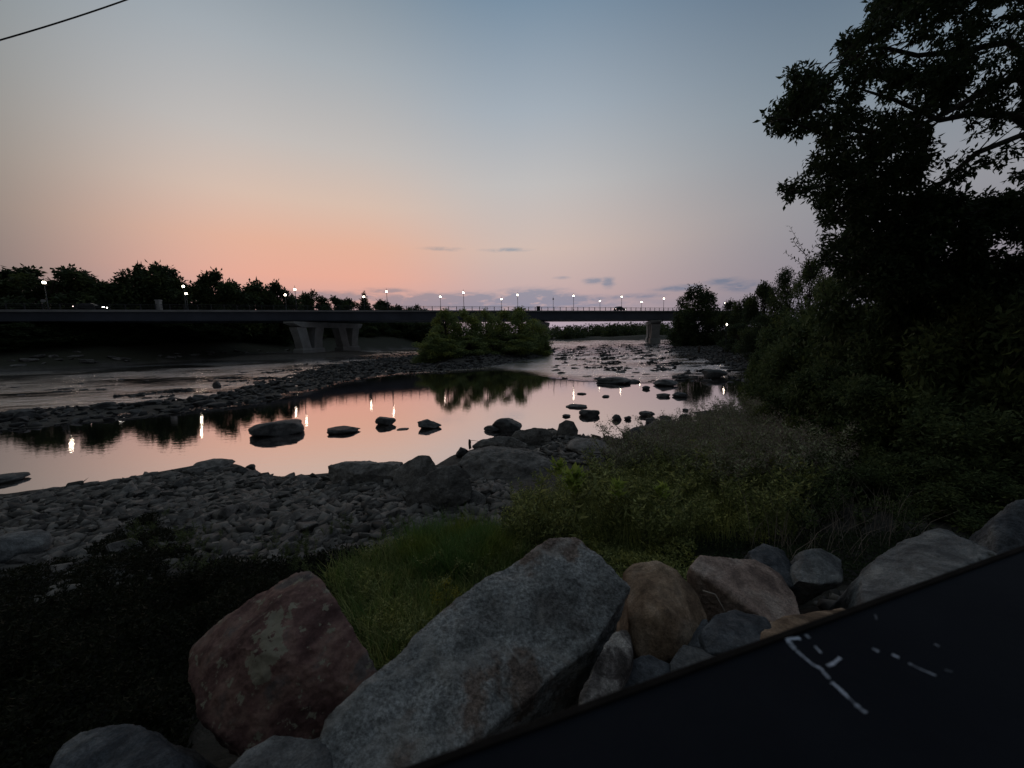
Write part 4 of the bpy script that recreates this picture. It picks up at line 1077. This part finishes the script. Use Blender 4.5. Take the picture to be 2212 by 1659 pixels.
# ---------------------------------------------------------------- stones: individuals and gravel
stone_meshes = []
for k in range(8):
    rr = random.Random(k); bm = chunk(200+k, 15, rr.uniform(.3, .5)); bmesh.ops.bevel(bm, geom=bm.edges[:], offset=.05, segments=1, affect='EDGES')
    me = bpy.data.meshes.new('stone'); bm.to_mesh(me); bm.free(); stone_meshes.append(me)
sm = {'shore': [], 'barstone': []}
for key in sm:
    for me in stone_meshes:
        c_ = me.copy(); c_.materials.append(M[key]); sm[key].append(c_)
def stones_in(poly, n, smin, smax, mat, name, label, group, seed, power=1.5, zmin=-.05):
    rr = random.Random(seed); wp = [tuple(ground_hit(x, y)[:2]) for x, y in poly]
    xs = [p[0] for p in wp]; ys = [p[1] for p in wp]; k = 0; tries = 0
    while k < n and tries < n*60:
        tries += 1; B = np.column_stack([np.random.default_rng(seed*1000+tries).uniform(min(xs), max(xs), 64), np.random.default_rng(seed*1000+tries+7).uniform(min(ys), max(ys), 64)])
        ok = inside(B, wp); hh = HH(B)
        for q in range(64):
            if not ok[q] or k >= n or hh[q] < zmin: continue
            s = smin+(smax-smin)*rr.random()**power
            o = bpy.data.objects.new(name, rr.choice(sm[mat])); C.objects.link(o)
            o.location = (B[q, 0], B[q, 1], max(hh[q], -.02)+s*.1); o.scale = (s/2, s/2, s/2*rr.uniform(.8, 1.5)); o.rotation_euler = (rr.gauss(0, .25), rr.gauss(0, .25), rr.uniform(0, 6.28))
            tag(o, label, 'stone', group); k += 1
def gravel(poly, n, smin, smax, mat, name, label, seed, power=2.0, zmin=.0, world=None, tilt=.3):
    rg = np.random.default_rng(seed)
    wp = world or [tuple(ground_hit(x, y)[:2]) for x, y in poly]
    xs = [p[0] for p in wp]; ys = [p[1] for p in wp]
    B = np.column_stack([rg.uniform(min(xs), max(xs), n*6), rg.uniform(min(ys), max(ys), n*6)])
    B = B[inside(B, wp)]; hh = HH(B); B = B[hh > zmin]; hh = hh[hh > zmin]; B = B[:n]; hh = hh[:n]; n = len(B)
    bases = []
    for k in range(6):
        bm = chunk(300+k, 11, .42); bmesh.ops.triangulate(bm, faces=bm.faces); bm.verts.index_update()
        bases.append((np.array([v.co[:] for v in bm.verts]), np.array([[v.index for v in f.verts] for f in bm.faces]))); bm.free()
    VV = []; FF = []; o = 0
    s = (smin+(smax-smin)*rg.random(n)**power)/2; yaw = rg.uniform(0, 6.28, n); tx = rg.normal(0, tilt, n); ty_ = rg.normal(0, tilt, n)
    for i in range(n):
        bv, bf = bases[i % 6]; v = bv*s[i]
        c_, s_2 = math.cos(tx[i]), math.sin(tx[i]); v = v @ np.array([[1, 0, 0], [0, c_, s_2], [0, -s_2, c_]])
        c_, s_2 = math.cos(ty_[i]), math.sin(ty_[i]); v = v @ np.array([[c_, 0, -s_2], [0, 1, 0], [s_2, 0, c_]])
        c_, s_2 = math.cos(yaw[i]), math.sin(yaw[i]); v = v @ np.array([[c_, s_2, 0], [-s_2, c_, 0], [0, 0, 1]])
        VV.append(v+np.array([B[i, 0], B[i, 1], hh[i]+s[i]*.15])); FF.append(bf+o); o += len(v)
    me = fast_mesh(name, np.vstack(VV), np.vstack(FF))
    return tag(link(name, me, None, M[mat]), label, 'gravel', kind='stuff')
shore_px = [(0, 1080), (150, 1060), (400, 1020), (520, 1020), (600, 1040), (860, 1020), (990, 1010), (1100, 1050), (1120, 1100), (1050, 1180), (800, 1210), (560, 1230), (300, 1290), (0, 1330)]
def gravel_mat(name, lo, hi):
    m, t, b, out = pmat(name)
    tcn = t.n('ShaderNodeTexCoord').outputs['Object']
    col = island_rand(t, [(0, lo), (.5, tuple((a+c)/2*.9 for a, c in zip(lo, hi))), (1, hi)])
    col = t.mix(.5, col, t.ramp(t.noise(tcn, 26, 5, .7), [(.3, .6), (.7, 1.4)]), 'MULTIPLY')
    t.set(b.inputs['Base Color'], col); b.inputs['Roughness'].default_value = .8; b.inputs['Specular IOR Level'].default_value = .2
    return m
M['shore_gravel'] = gravel_mat('shore_gravel', (.03, .028, .026), (.165, .152, .138))
M['bar_gravel'] = gravel_mat('bar_gravel', (.018, .018, .019), (.085, .082, .08))
gravel(shore_px, 15000, .05, .42, 'shore_gravel', 'shore_gravel', 'grey flat stones and pebbles covering the near shore', 1, 3.0, .02)
stones_in(shore_px, 230, .25, .62, 'shore', 'shore_stone', 'flat grey stone lying among the rubble of the near shore', 'larger stones of the near shore', 2, 1.6, .02)
def in_bar(n_): pass
gravel(None, 12000, .12, .75, 'bar_gravel', 'bar_gravel', 'dark broken rocks piled along the bar between rapids and pool', 3, 2.2, -.12, world=bar_poly)
bar_px = [(0, 895), (250, 874), (500, 850), (690, 797), (905, 770), (1040, 792), (860, 804), (740, 822), (640, 850), (520, 874), (200, 910), (0, 926)]
stones_in(bar_px, 130, .5, 1.25, 'barstone', 'bar_rock', 'dark angular rock on the low bar between rapids and pool', 'larger rocks of the bar', 4, 2.0, -.1)
gravel([(1440, 742), (1700, 745), (1900, 800), (1800, 890), (1640, 880), (1590, 830), (1480, 775)], 7000, .15, .9, 'bar_gravel', 'shoal_gravel', 'dark stones covering the shoal below the right bank trees', 5, 2.0, .0)
gravel([(1180, 930), (1300, 945), (1372, 925), (1540, 915), (1640, 920), (1560, 1000), (1300, 1010), (1150, 1000)], 1600, .08, .4, 'shore_gravel', 'promontory_gravel', 'grey stones on the promontory beside the weeds', 6, 1.8, .02)
gravel(None, 5000, .15, .8, 'bar_gravel', 'rapids_gravel', 'dark stones of the low shoals breaking the right hand rapids', 9, 2.2, -.08, world=shoal_r)
gravel(None, 2500, .15, .7, 'bar_gravel', 'rapids_gravel', 'dark stones breaking the water beyond the left half of the bar', 10, 2.2, -.08, world=shoal_l)
# rocks in the right hand rapids
rr = random.Random(17)
for i in range(230):
    px_ = rr.uniform(1190, 1640); y_ = rr.choice([rr.uniform(742, 768), rr.uniform(742, 800), rr.uniform(775, 826)])
    if px_ > 1480 and y_ < 765: continue
    p = atZ(px_, y_, 0); s = rr.uniform(.3, 1.3)*(.4+.6*rr.random())
    o = bpy.data.objects.new('rapids_rock', rr.choice(sm['barstone'])); C.objects.link(o)
    o.location = (p.x, p.y, 0.02); o.scale = (s*.75, s*.6, s*.35); o.rotation_euler = (0, 0, rr.uniform(-.5, .5))
    tag(o, 'low dark rock breaking the surface of the right hand rapids', 'rock', 'rocks in the right hand rapids')
for i in range(46):
    px_ = rr.uniform(0, 640); y_ = np.interp(px_, [0, 640], [805, 765])+rr.uniform(4, 60)
    if inside(np.array([tuple(atZ(px_, y_, 0)[:2])]), bar_poly)[0]: continue
    p = atZ(px_, y_, 0); s = rr.uniform(.25, .9)
    o = bpy.data.objects.new('rapids_rock', rr.choice(sm['barstone'])); C.objects.link(o)
    o.location = (p.x, p.y, 0.0); o.scale = (s*.8, s*.6, s*.3); o.rotation_euler = (0, 0, rr.uniform(0, 6))
    tag(o, 'low dark rock breaking the surface of the left hand rapids', 'rock', 'rocks in the left hand rapids')
# riprap rubble below the big blocks, and pale rocks on the far left bank
gravel(None, 900, .08, .35, 'shore_gravel', 'riprap_rubble', 'small broken stones filling the gaps between the foreground boulders', 8, 1.6, .5, world=[(-1.5, .9), (5.5, 2.6), (5.5, 4.4), (1.5, 3.2), (-1.5, 2.3)])
p0 = atZ(60, 790, .5)
for i in range(40):
    px_ = rr.uniform(0, 620); w_ = np.interp(px_, [0, 640], [799, 763])-rr.uniform(2, 9)-(rr.uniform(0, 26) if px_ < 180 else 0)
    p = ground_hit(px_, w_); s = rr.uniform(.6, 1.9)
    o = bpy.data.objects.new('bank_rock', rr.choice(sm['shore'])); C.objects.link(o)
    o.location = p; o.scale = (s*.7, s*.6, s*.5); o.rotation_euler = (rr.gauss(0, .2), rr.gauss(0, .2), rr.uniform(0, 6))
    tag(o, 'pale rock at the foot of the shadowed left bank', 'rock', 'rocks along the left bank')

# ---------------------------------------------------------------- driftwood, stump, dry stems
def driftwood(label, pths, r0=.03):
    root = atY(*pths[0][0]) ; o_ = None
    mb = MB()
    for pth in pths:
        P3 = [atY(*q)-root for q in pth]; n = len(P3)
        mb.tube(P3, [r0*(1-.75*i/(n-1)) for i in range(n)], 6)
    ob = mb.build('driftwood', M['barklight'], None, True); ob.location = root; return tag(ob, label, 'driftwood')
dw = lambda x, y: (x, y, ground_hit(x, y).y*.985)
driftwood('pale forked driftwood branch behind the widest outcrop', [[dw(1135, 985), dw(1165, 968), dw(1200, 955), dw(1232, 932)], [dw(1165, 968), dw(1158, 985), dw(1150, 992)], [dw(1200, 955), dw(1215, 960), dw(1240, 958)]], .045)
driftwood('pale stick leaning on the right promontory', [[dw(1388, 958), (1395, 940, ground_hit(1388, 958).y), (1404, 914, ground_hit(1388, 958).y)]], .035)
driftwood('grey bent branch lying by the dark greenish boulder', [[dw(1355, 968), dw(1372, 978), dw(1410, 976)]], .05)
sk = atZ(1014, 960, 0)
mb = MB(); mb.tube([(0, 0, -.1), (.02, 0, .12), (0, 0, .2)], [.05, .055, .03], 6); mb.tube([(0, 0, .16), (.18, .05, .14), (.42, .1, .07)], [.012, .01, .006], 4)
o = mb.build('stick', M['bark'], None); o.location = sk; tag(o, 'dark twig stump poking out of the pool by the shore boulders', 'stick')
driftwood('pale thin bent twig between the ochre and the pinkish boulder', [[(1518, 1276, 2.6), (1545, 1284, 2.55), (1560, 1310, 2.5), (1580, 1345, 2.4)]], .006)
p = ground_hit(1509, 764)
mb = MB(); mb.tube([(0, 0, -.1), (.05, 0, .6), (.1, 0, 1.2), (.3, 0, 1.5)], [.22, .18, .2, .1], 7); mb.tube([(.08, 0, .9), (-.25, 0, 1.15)], [.1, .04], 5)
o = mb.build('stump', M['bark'], None, True); o.location = p; tag(o, 'dark upright stump standing on the right gravel shoal', 'stump')

# ---------------------------------------------------------------- weeds, grass
def make_weed(seed, Ht, kind):
    rg = np.random.default_rng(seed); mb = MB(); pts = []; dirs = []; sp = []; sd = []
    nst = 1 if kind == 'tall' else 3
    for s_ in range(nst):
        lean = rg.normal(size=2)*.12*(1 if nst == 1 else 2.2)
        hh_ = Ht*rg.uniform(.75, 1)
        top = Vector((lean[0]*Ht, lean[1]*Ht, hh_)); st = curve_pts((rg.normal()*.03, rg.normal()*.03, -.03), top, 0, 5, rg)
        mb.tube(st, [.007, .0065, .006, .005, .004, .002], 4)
        subs = [st]
        for q in range(5 if kind != 'tall' else 3):
            k = rg.uniform(1.2, 4.6); a0 = st[int(k)].lerp(st[int(k)+1], k-int(k)); a = rg.uniform(0, 6.28); l_ = Ht*rg.uniform(.15, .35)
            e_ = a0+Vector((math.cos(a)*l_*.7, math.sin(a)*l_*.7, l_*.75)); br = curve_pts(a0, e_, -.05, 3, rg); mb.tube(br, [.004, .0035, .003, .0015], 3); subs.append(br)
        for br in subs:
            L_ = sum((br[i+1]-br[i]).length for i in range(len(br)-1)); nl = int(L_/(.022 if kind != 'tall' else .02))
            for i in range(nl):
                t_ = (i+rg.random())/nl; t_ = max(t_, .04); k = t_*(len(br)-1); kk = min(int(k), len(br)-2); p_ = br[kk].lerp(br[kk+1], k-kk)
                a = i*2.4+rg.normal()*.3
                pts.append(p_[:]); dirs.append((math.cos(a), math.sin(a), .35+rg.normal()*.35))
            if kind == 'seed':
                e_ = br[-1]
                for i in range(26):
                    sp.append((e_+Vector(rg.normal(size=3))*.035-Vector((0, 0, abs(rg.normal())*.04)))[:]); sd.append(rg.normal(size=3))
    lw = {'tall': (.13, .035), 'leafy': (.075, .026), 'seed': (.06, .018)}[kind]
    V, Fq = leaf_arrays(np.array(pts), np.array(dirs), lw[0], lw[1], rg, .2)
    sme = bpy.data.meshes.new('stem'); sme.from_pydata(mb.v, [], mb.f); sme.materials.append(M['stem'])
    lme = fast_mesh('leaves', V, Fq)
    kme = None
    if sp:
        V2, F2 = leaf_arrays(np.array(sp), np.array(sd), .024, .014, rg); nl_ = len(Fq)
        lme = fast_mesh('leaves', np.vstack([V, V2]), np.vstack([Fq, F2+len(V)])); lme.polygons.foreach_set('material_index', np.r_[np.zeros(nl_, np.int32), np.ones(len(F2), np.int32)])
    return sme, lme, kme
wv = {}
for kind, mt, cnt, hh_ in (('leafy', 'leaf_weed', 5, .8), ('seed', 'leaf_weed2', 4, .9), ('tall', 'leaf_weed', 3, 1.15)):
    wv[kind] = []
    for k in range(cnt):
        s_, l_, q_ = make_weed(500+k+len(kind)*10, hh_, kind); l_.materials.append(M[mt]); l_.materials.append(M['seed']); wv[kind].append((s_, l_, q_))
def put_weed(x, y, kind, k, scale, label, group, leafmat=None):
    s_, l_, q_ = wv[kind][k % len(wv[kind])]
    r = thing(kind+'_weed' if kind != 'seed' else 'seeding_weed', label, 'weed', (x, y, Hn(x, y)), rnd.uniform(0, 6.28), group); r.scale = (scale,)*3
    link('stem', s_, r)
    link('leaves', l_, r)
    if q_: link('seed_fluff', q_, r)
    return r
def scatter(poly, n, seed):
    wp = [tuple(ground_hit(x, y)[:2]) for x, y in poly]; rg = np.random.default_rng(seed); out_ = []
    xs = [p[0] for p in wp]; ys = [p[1] for p in wp]
    while len(out_) < n:
        B = np.column_stack([rg.uniform(min(xs), max(xs), 256), rg.uniform(min(ys), max(ys), 256)])
        out_ += [tuple(b3) for b3 in B[inside(B, wp)]]
    return out_[:n]
WG = [(1060, 1235), (1090, 1290), (1200, 1290), (1350, 1290), (1390, 1235), (1370, 1212), (1250, 1175), (1120, 1215)][-1:]+[ (1110, 1130), (1200, 1085), (1330, 1060), (1480, 1020), (1560, 1010), (1690, 1030), (1740, 1110), (1720, 1180), (1500, 1195), (1370, 1212), (1250, 1170)]
for i, (x, y) in enumerate(scatter(WG, 170, 21)):
    put_weed(x, y, 'leafy', i, rnd.uniform(.7, 1.2), 'green leafy weed in the thick patch between shore stones and foreground boulders', 'leafy weeds of the right foreground patch')
WS = [(1300, 1060), (1380, 1010), (1480, 960), (1600, 925), (1760, 940), (1850, 1060), (1700, 1120), (1450, 1090)]
for i, (x, y) in enumerate(scatter(WS, 190, 22)):
    put_weed(x, y, 'seed', i, rnd.uniform(.85, 1.65), 'greyish weed with brown seed heads behind the green patch', 'seeding weeds behind the green patch')
# the prominent stalks
for i, (px_, by, ty, dep, lab) in enumerate([(1238, 1150, 968, 5.2, 'tallest single stalk with bright yellow green leaf tips, left of centre right'),
        (1128, 1150, 1005, 5.4, 'second tall leafy stalk at the left edge of the weed patch'), (1420, 1120, 1000, 5.6, 'tall leafy stalk in the middle of the weed patch'), (1330, 1140, 1005, 5.3, 'tall pale tipped stalk right of the brightest one')]):
    top = atY(px_, ty, dep); g = Hn(top.x, dep)
    r = put_weed(top.x, dep, 'tall', i, (top.z-g)/1.12, lab, 'tall stalks of the weed patch')
    rg = np.random.default_rng(i+3); n = 110 if i == 0 else 50
    top_l = Vector((0, 0, 1.08)); sme = wv['tall'][i % 3][0]
    zz_ = max(v.co.z for v in sme.vertices); tv = [v.co for v in sme.vertices if v.co.z > zz_-.01][0]
    pts = np.array([(tv.x+rg.normal()*.03, tv.y+rg.normal()*.03, tv.z-abs(rg.normal())*.10) for _ in range(n)]); dirs = rg.normal(size=(n, 3)); dirs[:, 2] = abs(dirs[:, 2])*.8
    V, Fq = leaf_arrays(pts, dirs, .11, .04, rg, .2); me = fast_mesh('young_foliage', V, Fq); link('young_foliage', me, r, M['leaf_top'])
# ground cover made of small leaves: right patch and the left corner, darkened in its leaf colour
def cover(name, label, poly, n, hmax, L, mat, seed):
    rg = np.random.default_rng(seed); B = np.array(scatter(poly, n, seed)); hh_ = np.maximum(HH(B), 0)
    bumps = (vnoise(B*2.3, 1.0)*.5+.6)
    z = hh_+rg.random(n)**.7*hmax*np.clip(bumps, .15, 1.2)
    p = np.column_stack([B, z]); d = rg.normal(size=(n, 3)); d[:, 2] = d[:, 2]*.5+.35
    V, Fq = leaf_arrays(p, d, L, L*.35, rg, .15)
    return tag(link(name, fast_mesh(name, V, Fq), None, M[mat]), label, 'ground cover', kind='stuff')
WN = [(1000, 1230), (1040, 1320), (1200, 1330), (1370, 1310), (1500, 1290), (1500, 1200), (1370, 1190), (1250, 1150), (1100, 1190)]
cover('near_undergrowth', 'low weeds directly behind the grey slab and the ochre boulder', WN, 16000, .3, .06, 'leaf_weed', 38)
cover('weed_undergrowth', 'dense low green undergrowth below the right hand weeds', WG, 15000, .6, .06, 'leaf_weed', 31)
cover('riprap_undergrowth', 'dim undergrowth between weed patch and right hand boulders', [(1370, 1225), (1500, 1190), (2000, 1170), (2150, 1180), (1850, 1260), (1700, 1290), (1500, 1260)], 9000, .22, .05, 'leaf_dark', 36)
M['leaf_darkened'] = leaf_mat('darkened_corner_leaves', (.007, .009, .004), (.022, .026, .010))  # lens darkening of the lower corner put into the leaf colour
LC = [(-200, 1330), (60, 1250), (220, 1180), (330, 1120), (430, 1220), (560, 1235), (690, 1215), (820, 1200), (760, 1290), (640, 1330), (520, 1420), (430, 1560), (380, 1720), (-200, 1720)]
cover('darkened_undergrowth', 'low undergrowth filling the lower left, corner darkness put into its leaf colour', LC, 60000, .26, .06, 'leaf_darkened', 33)
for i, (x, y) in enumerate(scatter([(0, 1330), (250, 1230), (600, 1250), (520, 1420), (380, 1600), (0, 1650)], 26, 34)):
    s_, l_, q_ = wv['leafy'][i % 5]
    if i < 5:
        l2 = l_.copy(); l2.materials.clear(); l2.materials.append(M['leaf_darkened']); l2.materials.append(M['seed']); wv.setdefault('dk', []).append(l2)
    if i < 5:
        s2 = s_.copy(); s2.materials.clear(); s2.materials.append(M['leaf_darkened']); wv.setdefault('ds', []).append(s2)
    r = thing('leafy_weed', 'leafy weed darkened in its colour, rising from the darkened undergrowth at lower left', 'weed', (x, y, Hn(x, y)), rnd.uniform(0, 6), 'colour-darkened weeds of the lower left'); r.scale = (rnd.uniform(.5, .8),)*3
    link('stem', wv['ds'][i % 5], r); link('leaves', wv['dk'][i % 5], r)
l3 = []
for k in range(5):
    q_ = wv['leafy'][k][1].copy(); q_.materials.clear(); q_.materials.append(M['leaf_thicket']); l3.append(q_)
for i, (x, y) in enumerate(scatter([(330, 1110), (560, 1190), (700, 1150), (900, 1150), (1000, 1170), (700, 1260), (480, 1270), (250, 1200)], 46, 35)):
    r = thing('leafy_weed', 'small dim weed growing through the stones at the lower edge of the beach', 'weed', (x, y, Hn(x, y)), rnd.uniform(0, 6), 'small weeds along the beach edge'); r.scale = (rnd.uniform(.3, .5),)*3
    link('stem', wv['leafy'][i % 5][0], r); link('leaves', l3[i % 5], r)
for i, (x, y) in enumerate(scatter([(800, 1240), (860, 1200), (1060, 1180), (1120, 1230), (1000, 1330), (880, 1450), (800, 1400)], 26, 37)):
    put_weed(x, y, 'leafy', i, rnd.uniform(.35, .6), 'small leafy weed among the grass between red boulder and slab', 'small weeds in the grass')
for i, (x, y) in enumerate(scatter([(1690, 1040), (1850, 1050), (2030, 1120), (2080, 1180), (1850, 1200), (1700, 1190)], 40, 51)):
    r = thing('leafy_weed', 'weed with shade put into its leaf colour, between the bright weed patch and the pale far right boulder', 'weed', (x, y, Hn(x, y)), rnd.uniform(0, 6), 'weeds with painted shade at the right'); r.scale = (rnd.uniform(.6, 1.05),)*3
    link('stem', wv['ds'][i % 5], r); link('leaves', l3[i % 5], r)  # shade put into the colour: darker copies of the bright weed meshes
# grass
def grass(poly, n, hmin, hmax, seed, name, label, mat='grass'):
    rg = np.random.default_rng(seed); B = np.array(scatter(poly, n, seed)); hh_ = np.maximum(HH(B), 0)
    hg = rg.uniform(hmin, hmax, n); a = rg.uniform(0, 6.28, n); bend = rg.uniform(.1, .9, n)*hg
    dx = np.cos(a); dy = np.sin(a); wd_ = .004
    base = np.column_stack([B, hh_]); mid_ = base+np.column_stack([dx*bend*.35, dy*bend*.35, hg*.6]); tip = base+np.column_stack([dx*bend, dy*bend, hg])
    sd_ = np.column_stack([-dy, dx, np.zeros(n)])*wd_
    V = np.stack([base-sd_, base+sd_, mid_+sd_*.8, mid_-sd_*.8, tip+sd_*.15, tip-sd_*.15], 1).reshape(-1, 3)
    i0 = np.arange(n)*6; Fq = np.vstack([np.stack([i0, i0+1, i0+2, i0+3], 1), np.stack([i0+3, i0+2, i0+4, i0+5], 1)])
    return tag(link(name, fast_mesh(name, V, Fq), None, M[mat]), label, 'grass', kind='stuff')
GR = [(700, 1265), (790, 1225), (860, 1195), (960, 1180), (1060, 1170), (1130, 1180), (1130, 1230), (1000, 1330), (900, 1430), (820, 1480), (780, 1400), (730, 1320)]
GB = [(860, 1230), (900, 1195), (1000, 1180), (1080, 1185), (1090, 1225), (1020, 1280), (930, 1290)]
grass(GR, 9000, .12, .36, 44, 'mixed_grass', 'dull olive grass around the bright green tuft', 'leaf_weed')
cover('grass_weeds', 'small weeds growing through the grass behind the red boulder', GR, 15000, .34, .05, 'leaf_weed', 39)
grass(GR, 5000, .16, .38, 45, 'green_grass', 'thin green grass between red boulder and slab')
grass(GB, 6500, .2, .58, 41, 'long_grass', 'bright green long grass behind the red boulder and the grey slab')
grass(WG, 9000, .25, .6, 42, 'weed_grass', 'thin grass stems among the right hand weeds', 'leaf_weed')
grass([(1600, 1130), (1700, 1080), (1900, 1120), (2000, 1200), (1750, 1260), (1620, 1220)], 260, .3, .7, 43, 'dry_grass', 'dry pale bent grass stems above the right hand boulders', 'seed')
for i, (px_, py2, dep) in enumerate([(963, 1262, 3.6), (985, 1280, 3.5), (945, 1290, 3.5)]):
    p = atY(px_, py2, dep); rg = np.random.default_rng(i); g = H1(p.x, p.y)
    r = thing('yellow_flower', 'small yellow green flower head in the grass left of the grey slab', 'flower', (p.x, p.y, g), 0, 'yellow flowers in the grass')
    mb = MB(); mb.tube([(0, 0, 0), (0, 0, p.z-g)], [.006, .003], 4); mb.build('stem', M['stem'], r)
    n = 90; V, Fq = leaf_arrays(rg.normal(size=(n, 3))*[.03, .03, .04]+[0, 0, p.z-g], rg.normal(size=(n, 3)), .02, .016, rg); link('blossom', fast_mesh('blossom', V, Fq), r, M['yellow'])

# ---------------------------------------------------------------- dark guard rail in the lower right
zr = CAMZ-.5
e0 = atZ(880, 1652, zr); e1 = atZ(2212, 1176, zr); du = (e1-e0).normalized(); dn = Vector((du.y, -du.x, 0))   # dn points towards the camera side
gr = thing('guard_rail', 'smooth dark beam of a barrier crossing the lower right corner, scratched with white marks', 'guard rail', (e0.x, e0.y, H1(e0.x, e0.y)))
gz = Vector(gr.location)
L0, L1, Wr, Hr = -1.2, 4.5, .46, .24
m, t, b, out = pmat('dark_painted_beam')
tcn = t.n('ShaderNodeTexCoord').outputs['Object']
n1 = t.noise(tcn, 3.0, 6, .65)
t.set(b.inputs['Base Color'], t.ramp(n1, [(.3, (.004, .005, .008)), (.7, (.0085, .010, .014))]))
b.inputs['Roughness'].default_value = .6; b.inputs['Specular IOR Level'].default_value = .05
bp = t.n('ShaderNodeBump'); bp.inputs['Strength'].default_value = .1; bp.inputs['Distance'].default_value = .005
t.set(bp.inputs['Height'], t.noise(tcn, 60, 5, .7)); t.t.links.new(bp.outputs[0], b.inputs['Normal'])
M['beam'] = m
prof = []
for (cx, cz, a0) in ((.012, -.012, 90), (Wr-.012, -.012, 0), (Wr-.012, -Hr+.012, -90), (.012, -Hr+.012, -180)):
    for k in range(5):
        a = R(a0+ (90-22.5*k if True else 0)); prof.append((cx+.012*math.cos(a)*1.0, cz+.012*math.sin(a)))
# profile in (across, up), starting at far top corner
mb = MB(); rings = []
for i in range(25):
    s = L0+(L1-L0)*i/24; o_ = e0+du*s
    rings.append([o_+dn*p[0]+Vector((0, 0, p[1]))-gz for p in prof])
mb.loft(rings); mb.build('beam', M['beam'], gr, False)
mb = MB(); rings = []
for i in range(25):
    s = L0+(L1-L0)*i/24; o_ = e0+du*s
    pr2 = [(-.006, -.03), (-.002, -.004), (.006, .0035), (.014, .0035), (.014, .001), (-.001, -.03)]
    rings.append([o_+dn*p[0]+Vector((0, 0, p[1]))-gz for p in pr2])
mb.loft(rings); mb.build('worn_edge', flat_mat('worn_edge', (.014, .012, .011), .9, 0, 20, .4, .3, .02), gr)
for s in (-.9, 1.6, 4.2):
    o_ = e0+du*s+dn*(Wr/2); g = H1(o_.x, o_.y)
    mb = MB(); mb.box(Vector((o_.x, o_.y, (g-.3+zr-Hr)/2))-gz, (.16, .16, zr-Hr-g+.3), Matrix.Rotation(math.atan2(du.y, du.x), 3, 'Z')); mb.build('post', M['pole'], gr)
def cr(x, y): return ((x*.6774+2900)/1.8228, (y*.6774+1900)/1.8228)
strokes = [([(285, 912), (330, 905), (370, 905)], 8, 1), ([(295, 915), (320, 945), (342, 972)], 11, 1), ([(350, 978), (400, 1022), (450, 1062)], 8, .7), ([(445, 1058), (490, 1080), (515, 1112), (540, 1140)], 8, .7),
           ([(400, 882), (425, 905)], 8, .5), ([(455, 950), (492, 990)], 6, .7), ([(528, 1066), (565, 1050), (603, 1018)], 7, .9), ([(552, 1160), (600, 1200), (655, 1255)], 8, .9), ([(660, 1258), (690, 1285)], 5, .5), ([(688, 1284), (725, 1318), (756, 1340)], 9, .9),
           ([(790, 964), (828, 984)], 8, .8), ([(905, 998), (945, 1018)], 7, .8), ([(1000, 1050), (1060, 1080), (1160, 1122)], 5, .5), ([(1150, 938), (1178, 952)], 5, .35), ([(805, 765), (815, 795)], 4, .2), ([(1210, 1088), (1255, 1100)], 4, .25)]
mk = {}
for pth, wpx, st in strokes:
    key = round(st, 1)
    if key not in mk:
        m, t, b, out = pmat('chalk_scratch'); tcn = t.n('ShaderNodeTexCoord').outputs['Object']
        t.set(b.inputs['Base Color'], t.mix(t.ramp(t.noise(tcn, 70, 4, .7), [(.35, .15), (.6, 1)]), (.03, .035, .045, 1), (.48*key+.02, .52*key+.02, .60*key+.03, 1)))
        b.inputs['Roughness'].default_value = .8; mk[key] = m
    mb = MB(); P3 = [atZ(*cr(x, y), zr+.0006) for x, y in pth]
    for i in range(len(P3)-1):
        a_, b3 = P3[i], P3[i+1]; d = (b3-a_).normalized(); sd_ = Vector((-d.y, d.x, 0)); wd_ = wpx*.6774/1.8228/FPX*.85
        seg = 6; row = []
        for q in range(seg+1):
            f = q/seg; ww_ = wd_*(.6+.5*rnd.random()); c_ = a_.lerp(b3, f); row += [c_+sd_*ww_-gz, c_-sd_*ww_-gz]
        n = len(row)//2; mb.add(row, [(2*q, 2*q+1, 2*q+3, 2*q+2) for q in range(n-1)])
    mb.build('paint_mark', mk[key], gr)
print('objects', len(bpy.data.objects))
